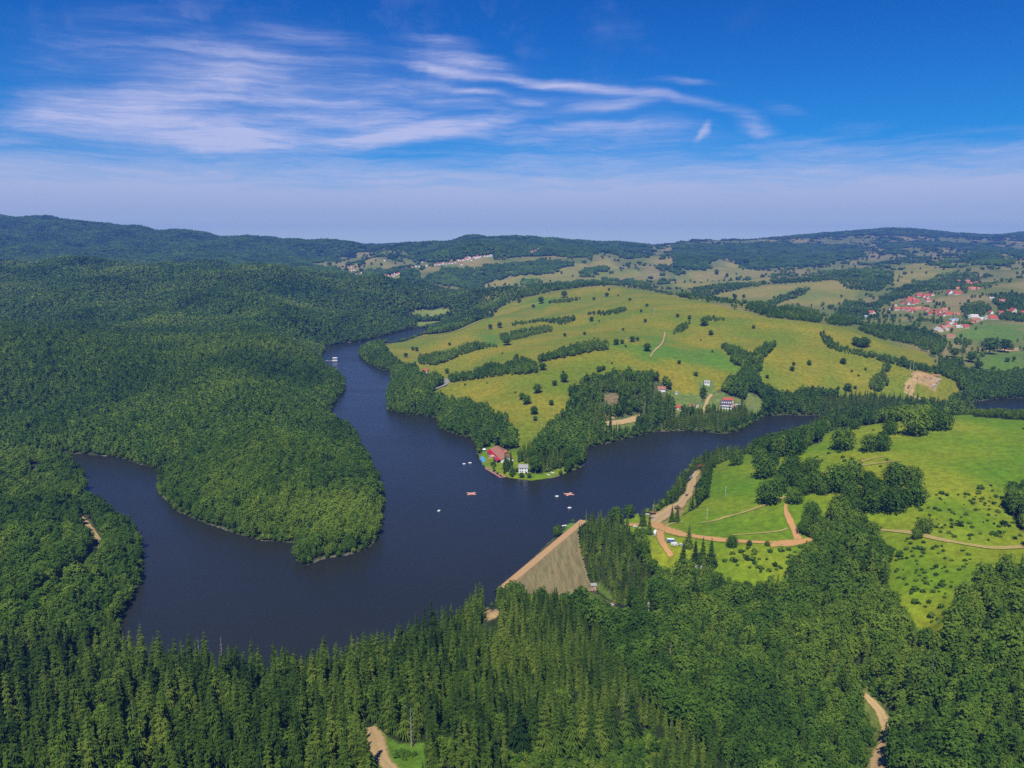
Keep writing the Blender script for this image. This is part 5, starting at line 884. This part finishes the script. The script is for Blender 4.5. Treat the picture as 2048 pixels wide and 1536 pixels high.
# broadleaf woods, hedges and scattered trees
X, Y = scatter(240, 3700, lambda yy: max(5.4, yy * 0.0037))
ok = in_picture(X, Y, ground(X, Y) + 10) & lake_clear(X, Y, 1.0); X, Y = X[ok], Y[ok]
infar = inside(X, Y, FAR) | EAST(X, Y); hed = any_in(X, Y, HEDGE); wd = any_in(X, Y, WOODS); op = any_in(X, Y, [q for q in OPEN if q is not FAR]); spz = any_in(X, Y, SPRUCE); fmd = any_in(X, Y, FARMEAD) | any_in(X, Y, GREEN)
p = np.ones(len(X)); p[op] = 0; p[spz] = 0
cl = sstep(0.6, 1.6, vnoise(X, Y, 140, 95) + 0.6 * vnoise(X, Y, 50, 96)); p[infar & ~op] = (0.03 + 0.68 * cl)[infar & ~op]; p[infar & fmd & ~op] = 0.006; p[infar & wd & ~op] = 0.8
p[hed] = 0.9; p *= 1 - sstep(3150, 3700, Y); p[X > 100] *= np.where(vnoise(X, Y, 45, 97)[X > 100] > 1.5, .8, 1)
cross = vnoise(X, Y, 55, 98); p *= 1 - 0.55 * sstep(1.3, 2.2, cross)
ok = (RNG.random(len(X)) < p) & off_dam(X, Y) & clear_of_roads(X, Y, 2.5) & clear_of_sites(X, Y)
ok &= seen(X, Y, ground(X, Y) + 24, 0.012)
X, Y, hed, infar = X[ok], Y[ok], hed[ok], infar[ok]; n = len(X)
sz = np.where(X < 20, 0.90, 1.0) * RNG.triangular(0.55, 0.86, 1.32, n) * (1 + 0.12 * np.clip(vnoise(X, Y, 50, 99), -1.5, 1.5)) * np.where(X < 150, 1.06, 0.98); sz[hed] *= 0.72; sz[infar] *= 0.70
ld_ = np.full(n, 999.0); mk = (Y < 2900) & (np.abs(X) < 1700); ld_[mk] = sdist(X[mk], Y[mk], LAKE); sz *= np.where(ld_ < 9, 0.72, 1); LOWB = np.array([onto(1915, 836)[0][:2], onto(2070, 843)[0][:2], Pz(2070, 815, 15)[:2], Pz(1925, 806, 15)[:2]]); sz[inside(X, Y, LOWB)] *= 0.45
sx = sz * RNG.uniform(0.82, 1.12, n) * np.maximum(1, Y * 0.0037 / 6.0) ** 0.85
tint = 0.22 * vnoise(X, Y, 120, 100) + 0.40 * vnoise(X, Y, 300, 111) + 0.18 * RNG.normal(0, 1, n) + np.where(hed, 0.12, 0) + 0.30 * sstep(60, 250, X) * (Y < 700) + 0.20 * sstep(1100, 700, Y) * (X < 0) * (ld_ > 20)
kind = np.where(Y < 860, K(['b0', 'b1', 'b2', 'b3'])[RNG.integers(0, 4, n)], np.where(Y < 1750, K(['bm0', 'bm1', 'bm2'])[RNG.integers(0, 3, n)], K(['bf0', 'bf1', 'bf2'])[RNG.integers(0, 3, n)]))
conif = (RNG.random(n) < np.where((X > 80) & (Y < 560), 0.12, np.where(X < 0, 0.035, 0))); kind[conif] = np.where(Y[conif] < 700, KINDS['s0'], KINDS['sm0']); tint[conif] -= 0.3
shore = (Y > 900) & (Y < 1150) & (X > 100) & (ld_ < 110) & (RNG.random(n) < 0.45); kind[shore] = KINDS['sm0']; sx[shore] *= 0.9
# bushes leaning over the water's edge
sxy = []
for (ax, ay), (bx, by) in zip(LAKE, np.roll(LAKE, -1, 0)):
    L = math.hypot(bx - ax, by - ay); n_ = int(L / 2.6)
    for k_ in range(n_): t_ = (k_ + RNG.random()) / n_; sxy.append((ax + (bx - ax) * t_ + (by - ay) / L * RNG.uniform(-3.5, 3.5), ay + (by - ay) * t_ - (bx - ax) / L * RNG.uniform(-3.5, 3.5)))
sxy = np.array(sxy); bxx, byy = sxy[:, 0], sxy[:, 1]; ok = lake_clear(bxx, byy, 0.0) & in_picture(bxx, byy, 0 * bxx) & ~any_in(bxx, byy, [TIP, CAMP, STRIP, REED]) & off_dam(bxx, byy) & clear_of_sites(bxx, byy) & (RNG.random(len(bxx)) < 0.35 + 0.65 * (vnoise(bxx, byy, 40, 112) > -0.7))
ok &= ~((((bxx - DA[0]) * DT[0] + (byy - DA[1]) * DT[1]) > -2) & (((bxx - DA[0]) * DT[0] + (byy - DA[1]) * DT[1]) < DL) & (np.abs((bxx - DA[0]) * DN[0] + (byy - DA[1]) * DN[1]) < 25))
bxx, byy = bxx[ok], byy[ok]; nb = len(bxx); bs = RNG.uniform(.16, .46, nb) * np.where(byy > 1300, 1.3, 1)
X = np.concatenate([X, bxx]); Y = np.concatenate([Y, byy]); sz = np.concatenate([sz, bs]); sx = np.concatenate([sx, bs * 1.5]); tint = np.concatenate([tint, RNG.normal(.25, .3, nb)]); kind = np.concatenate([kind, K(['bm0', 'bm1', 'bm2'])[RNG.integers(0, 3, nb)]]); conif = np.concatenate([conif, np.ones(nb, bool)])
br = dict(X=X, Y=Y, kind=kind, sx=sx, sz=sz, tint=tint, con=conif)
# far hills
X, Y = scatter(3100, 8900, lambda yy: max(11.0, yy * 0.0036)); ok = in_picture(X, Y, ground(X, Y) + 10, 60, 60)
X, Y = X[ok], Y[ok]; infar = inside(X, Y, FAR) | ((X > -0.041 * Y) & (Y < 5000)); wd = any_in(X, Y, WOODS); fmd = any_in(X, Y, FARMEAD)
cl = sstep(0.35, 1.5, vnoise(X, Y, 420, 101) + 0.7 * vnoise(X, Y, 150, 102)); p = np.ones(len(X)); p[infar] = (0.05 + 0.7 * cl)[infar]; p[infar & fmd] = 0.02; p[infar & wd] = 0.85
ridge = sstep(5000, 5900, Y) * (X < 900) + sstep(7000, 7600, Y) * (X >= 900); p = np.maximum(p, ridge); p *= sstep(3100, 3600, Y)
ok = (RNG.random(len(X)) < p) & clear_of_sites(X, Y) & seen(X, Y, ground(X, Y) + 24, 0.01); X, Y, p = X[ok], Y[ok], p[ok]; n = len(X)
single = infar[ok] & (p < 0.6) & (RNG.random(n) < 0.75)
kind = np.where(single, K(['bf0', 'bf1', 'bf2'])[RNG.integers(0, 3, n)], K(['cl0', 'cl1', 'cl2'])[RNG.integers(0, 3, n)])
q = np.maximum(11.0, Y * 0.0036) / 14.5; sx = np.where(single, 1.2, 1.0) * q * RNG.uniform(.8, 1.2, n); sz = np.where(single, 0.85, 1.0) * RNG.uniform(.75, 1.2, n)
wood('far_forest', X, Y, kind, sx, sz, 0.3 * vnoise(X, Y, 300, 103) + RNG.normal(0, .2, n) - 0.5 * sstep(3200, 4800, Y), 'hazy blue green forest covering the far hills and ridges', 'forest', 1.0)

# single trees of the meadows, camp and point
for kd, x, y_, wd_, hk, lb, gr in PLANT:
    i = int(kd[1]); r0 = {'s': (3.5, 3.1, 4.0, 2.8), 'b': (4.6, 4.0, 5.2, 3.3, 8.2)}[kd[0]][i] * 1.04; h0 = 23.0 if kd[0] == 's' else (15.5 if i == 4 else 17.0)
    sx_ = wd_ / 2 / r0; ht = wd_ * (1.9 if kd[0] == 's' else (1.0 if i == 4 else 1.12)) * hk * RNG.uniform(.9, 1.1)
    if kd[0] == 's': ht = min(max(ht, 10), 24)
    grow(kd, x, y_, sx_, ht / h0, float(RNG.normal(0.16 if kd in ('b4', 's3') else -0.15, .2) + (0.12 if kd == 's3' else 0)), lb, 'spruce tree' if kd[0] == 's' else 'broadleaf tree', gr)
X, Y = scatter(255, 620, lambda yy: 2.4); gap = poly_px([(1012,1488),(1100,1484),(1300,1464),(1325,1500),(1315,1590),(1010,1600)]); ok = inside(X, Y, gap) | inside(X, Y, VERGE) | (any_in(X, Y, [OPEN[11], OPEN[10], OPEN[-5]]) & (RNG.random(len(X)) < .16)); ok &= clear_of_roads(X, Y, .5) & (RNG.random(len(X)) < sstep(-1.2, 0.3, vnoise(X, Y, 22, 121))); X, Y = X[ok], Y[ok]; nn_ = len(X); q_ = RNG.uniform(.5, 1.5, nn_)
wood('undergrowth', X, Y, K(['u0', 'u1', 'u2'])[RNG.integers(0, 3, nn_)], q_, q_ * RNG.uniform(.7, 1.2, nn_), RNG.normal(.1, .35, nn_), 'low green scrub filling the forest clearings', 'undergrowth', 0.1)
# the 300 spruces and 300 broadleaf trees that show largest become things of their own
def nearest(d, mask, cnt):
    Z = ground(d['X'], d['Y']) + 9; a, b, dd = project(d['X'], d['Y'], Z); e = np.sqrt(d['X'] ** 2 + d['Y'] ** 2 + (Z - CAMZ) ** 2) / d['sz']
    ok = (a > 0) & (a < 2048) & (b > 0) & (b < 1530) & mask; e[~ok] = 1e9; idx = np.argsort(e)[:cnt]; return idx[e[idx] < 1e9], a, b
NAMES_S = {v: k for k, v in KINDS.items()}
idx, a, b = nearest(sp, ~sp['b'] & (sp['Y'] < 640), N_SPRUCE)
for i in idx:
    tone = 'yellowish green' if sp['tint'][i] > 0.28 else ('dark green' if sp['tint'][i] < -0.22 else 'mid green'); tall = 'tall' if sp['sz'][i] > 1.0 else 'shorter'
    place = 'left of the sandy clearing' if a[i] < 720 else ('right of the sandy clearing' if a[i] < 1350 else 'towards the sandy road')
    grow(NAMES_S[int(sp['kind'][i])], sp['X'][i], sp['Y'][i], sp['sx'][i], sp['sz'][i], sp['tint'][i], '%s %s spruce in the nearest rows, %s' % (tall, tone, place), 'spruce tree', '%s %s spruces in the nearest rows, %s' % (tall, tone, place))
rest = np.ones(len(sp['X']), bool); rest[idx] = False
bb = sp['b']; kb = sp['kind'].copy(); kb[bb] = K(['b0', 'b1', 'b3'])[RNG.integers(0, 3, bb.sum())]; szb = sp['sz'].copy(); szb[bb] *= 0.8
wood('spruce_forest', sp['X'][rest], sp['Y'][rest], kb[rest], sp['sx'][rest], szb[rest], sp['tint'][rest] + 0.25 * bb[rest], 'dense spruce wood on the near slope and beside the dam', 'forest')
idx, a, b = nearest(br, ~br['con'] & (br['Y'] < 640), N_BROAD)
for i in idx:
    tone = 'light green' if br['tint'][i] > 0.40 else ('dark green' if br['tint'][i] < -0.10 else 'mid green'); place = 'on the left bank of the lake' if a[i] < 420 else ('above the sandy road' if a[i] < 1740 else 'right of the sandy road')
    form = 'narrow' if NAMES_S[int(br['kind'][i])] == 'b3' else 'round'
    grow(NAMES_S[int(br['kind'][i])], br['X'][i], br['Y'][i], br['sx'][i], br['sz'][i], br['tint'][i], '%s %s broadleaf tree in the near wood %s' % (form, tone, place), 'broadleaf tree', '%s %s broadleaf trees %s' % (form, tone, place))
rest = np.ones(len(br['X']), bool); rest[idx] = False
wood('broadleaf_forest', br['X'][rest], br['Y'][rest], br['kind'][rest], br['sx'][rest], br['sz'][rest], br['tint'][rest], 'broadleaf forest over the hills round the lake and in meadow hedgerows', 'forest')
print('trees', len(sp['X']), len(br['X']), n)
# ------------------------------------------------------------------ sun, sky, air
SUN_EL, SUN_AZ = R(56), R(180 + 12)                 # azimuth of the sun, clockwise from +Y: behind the camera
sd_ = Vector((math.sin(SUN_AZ) * math.cos(SUN_EL), math.cos(SUN_AZ) * math.cos(SUN_EL), math.sin(SUN_EL)))
sl = bpy.data.lights.new('sun', 'SUN'); sl.energy = 4.8; sl.angle = R(0.5); sl.color = (1.0, 0.955, 0.87)
so = bpy.data.objects.new('sun', sl); COL.objects.link(so); so.rotation_euler = sd_.to_track_quat('Z', 'Y').to_euler(); so.location = (0, -300, 900)
W = bpy.data.worlds.new('World'); S.world = W; W.use_nodes = True
class WT(MT):
    def __init__(s, t): s.t = t; t.nodes.clear(); s.out = s.n('ShaderNodeOutputWorld')
k = WT(W.node_tree)
sky = k.n('ShaderNodeTexSky', sky_type='NISHITA', sun_disc=False, sun_elevation=SUN_EL, sun_rotation=SUN_AZ); sky.altitude = 500; sky.air_density = 1.0; sky.dust_density = 0.3; sky.ozone_density = 2.0
co = k.n('ShaderNodeTexCoord').outputs['Generated']; nv = k.n('ShaderNodeVectorMath', operation='NORMALIZE'); k.l(co, nv.inputs[0])
sx_ = k.n('ShaderNodeSeparateXYZ'); k.l(nv.outputs[0], sx_.inputs[0])
az = k.math('MULTIPLY', k.math('ARCTAN2', sx_.outputs[0], sx_.outputs[1]), 57.29578); el = k.math('MULTIPLY', k.math('ARCSINE', sx_.outputs[2]), 57.29578)
cv_ = k.n('ShaderNodeCombineXYZ'); k.l(az, cv_.inputs[0]); k.l(el, cv_.inputs[1])
# drifting: bend the streaks a little
wn = k.n('ShaderNodeTexNoise'); wn.inputs['Scale'].default_value = 0.12; wn.inputs['Detail'].default_value = 4; k.l(cv_.outputs[0], wn.inputs['Vector'])
ws = k.n('ShaderNodeVectorMath', operation='SUBTRACT'); k.l(wn.outputs['Color'], ws.inputs[0]); ws.inputs[1].default_value = (.5, .5, .5)
wm = k.n('ShaderNodeVectorMath', operation='MULTIPLY'); k.l(ws.outputs[0], wm.inputs[0]); wm.inputs[1].default_value = (7, 1.5, 0)
wa = k.n('ShaderNodeVectorMath', operation='ADD'); k.l(cv_.outputs[0], wa.inputs[0]); k.l(wm.outputs[0], wa.inputs[1]); WP = wa.outputs[0]
def azel(px, py):
    d = np.array(ray(px, py)); d /= np.linalg.norm(d); return math.degrees(math.atan2(d[0], d[1])), math.degrees(math.asin(d[2]))
STREAK = [(150,110,900,150,75,.32),(600,185,1400,235,60,.30),(-60,300,520,325,28,.30),(900,285,1620,335,34,.32),(-80,95,380,55,50,.20),(1650,300,2060,350,24,.25),(-60,240,330,205,34,.75),(120,255,560,285,24,.55),(180,215,760,250,62,.50),(300,262,660,296,26,.42),(640,300,1060,236,15,.90),(650,285,900,262,20,.35),(250,190,500,120,46,.32),(420,150,620,110,40,.22),
 (520,60,700,82,12,.45),(-60,360,420,352,14,.5),(700,345,1000,352,12,.4),(1150,318,1360,330,8,.45),(1380,352,1700,345,12,.35),(860,176,1010,190,6,.4),(1000,205,1110,215,6,.35),(760,196,1000,214,10,.3),(780,74,970,86,9,.42),(790,106,1060,134,15,.60),(780,128,990,158,8,.75),(980,152,1300,190,9,.95),(1120,224,1290,206,10,.75),(1280,192,1520,222,9,.50),(1280,163,1440,166,6,.50),(1470,238,1560,266,17,.65),
 (1375,284,1408,246,7,.75),(1500,300,1580,345,28,.42),(320,333,540,346,11,.70),(-40,347,90,352,7,.75),(150,330,300,340,10,.35),(540,228,920,262,26,.25),(1680,322,1860,350,16,.40),(1100,250,1520,270,20,.28),(1060,262,1320,258,10,.25),(1520,200,1640,240,10,.25),(-40,150,200,180,40,.15)]
tot = None
for x0, y0, x1, y1, wd, am in STREAK:
    a0, e0 = azel(x0, y0); a1, e1 = azel(x1, y1); mp = k.n('ShaderNodeMapping', vector_type='TEXTURE'); k.l(WP, mp.inputs['Vector'])
    mp.inputs['Location'].default_value = ((a0 + a1) / 2, (e0 + e1) / 2, 0); mp.inputs['Rotation'].default_value = (0, 0, math.atan2(e1 - e0, a1 - a0)); mp.inputs['Scale'].default_value = (math.hypot(a1 - a0, e1 - e0) * 0.78, wd * 0.0368 * 1.85, 1)
    ln = k.n('ShaderNodeVectorMath', operation='LENGTH'); k.l(mp.outputs[0], ln.inputs[0]); v = k.ramp(ln.outputs['Value'], 1.0, 0.0, 0.0, am); tot = v if tot is None else k.math('ADD', tot, v)
# fibres
fm_ = k.n('ShaderNodeMapping'); k.l(WP, fm_.inputs['Vector']); fm_.inputs['Scale'].default_value = (0.10, 0.95, 1); fm_.inputs['Rotation'].default_value = (0, 0, R(5))
fib = k.noise(fm_.outputs[0], 1.0, 10, 0.66); fib2 = k.noise(WP, 0.22, 5, 0.6)
er_ = k.math('MULTIPLY', k.math('SUBTRACT', fib, 0.5), k.math('MULTIPLY', k.math('MINIMUM', k.math('MULTIPLY', tot, 2.6), 1.0), 2.6)); fm2 = k.n('ShaderNodeMapping'); k.l(WP, fm2.inputs['Vector']); fm2.inputs['Scale'].default_value = (0.22, 2.6, 1); fm2.inputs['Rotation'].default_value = (0, 0, R(-6)); fib3 = k.noise(fm2.outputs[0], 1.0, 8, 0.7); dens = k.math('MULTIPLY', k.math('ADD', k.math('MULTIPLY', k.ramp(k.math('ADD', tot, er_), 0.02, 1.8), 0.8), k.ramp(tot, 0.0, 1.5, 0, 0.40)), k.ramp(fib3, 0.3, 0.62, 0.6, 1.12))
veil = k.math('MULTIPLY', k.math('MULTIPLY', k.ramp(fib2, 0.48, 0.75, 0, 0.16), k.ramp(fib, 0.35, 0.65, 0.4, 1)), k.ramp(az, 22, -8, 0, 1)); dens = k.math('ADD', dens, veil)
eb = k.math('ADD', el, k.math('ADD', k.math('MULTIPLY', k.math('SUBTRACT', fib, 0.5), 5.0), k.math('MULTIPLY', k.math('SUBTRACT', fib3, 0.5), 1.6))); band = k.ramp(eb, 7.4, 2.8, 0.0, 0.92); dens = k.math('MAXIMUM', dens, band); dens = k.math('MINIMUM', dens, 0.84)
dens = k.math('MULTIPLY', dens, k.ramp(el, 60, 24, 0.25, 1.0))
tint = k.n('ShaderNodeMix', data_type='RGBA', blend_type='MULTIPLY'); tint.inputs[0].default_value = 1; k.l(sky.outputs[0], tint.inputs[6]); tint.inputs[7].default_value = SKY_GAIN
top = k.mix(k.ramp(el, 2, 19, 0, 1), tint.outputs[2], k.mix(1.0, tint.outputs[2], SKY_TOP, 'MULTIPLY'))
cc = k.mix(k.ramp(el, 2.4, 0.2, 0, 1), k.mix(k.ramp(el, 0, 8, 0, 1), CLOUD_LOW, CLOUD_HIGH), (6.0, 6.9, 6.8))
mxs = k.mix(dens, top, cc)
bg = k.n('ShaderNodeBackground'); bg.inputs[1].default_value = 0.1; k.l(mxs, bg.inputs[0]); k.l(bg.outputs[0], k.out.inputs[0])
# the blue air: one closed box round everything
bm = bmesh.new(); bmesh.ops.create_cube(bm, size=1); me = bpy.data.meshes.new('haze'); bm.to_mesh(me); bm.free()
hz = bpy.data.objects.new('haze', me); COL.objects.link(hz); z0, z1 = -60.0, 520.0; hz.scale = (26000, 13500, z1 - z0); hz.location = (0, 5200, (z0 + z1) / 2); tag(hz, kind='stuff')
hz['label'] = 'thin blue summer haze lying over the far hills'; hz['category'] = 'haze'
hm = bpy.data.materials.new('haze_air'); hm.use_nodes = True; hm.node_tree.nodes.clear(); ho = hm.node_tree.nodes.new('ShaderNodeOutputMaterial'); hp = hm.node_tree.nodes.new('ShaderNodeVolumePrincipled')
hp.inputs['Color'].default_value = (0.16, 0.33, 1.0, 1); hp.inputs['Density'].default_value = HAZE; hp.inputs['Anisotropy'].default_value = 0.0; hm.node_tree.links.new(hp.outputs[0], ho.inputs['Volume']); me.materials.append(hm)
S.view_settings.view_transform = 'Standard'; S.view_settings.look = 'None'; S.view_settings.exposure = EXPOSURE; S.view_settings.gamma = 1
S.cycles.max_bounces = 5; S.cycles.diffuse_bounces = 2; S.cycles.glossy_bounces = 2; S.cycles.transmission_bounces = 2; S.cycles.transparent_max_bounces = 4; S.cycles.volume_bounces = 0
S.cycles.use_denoising = DENOISE
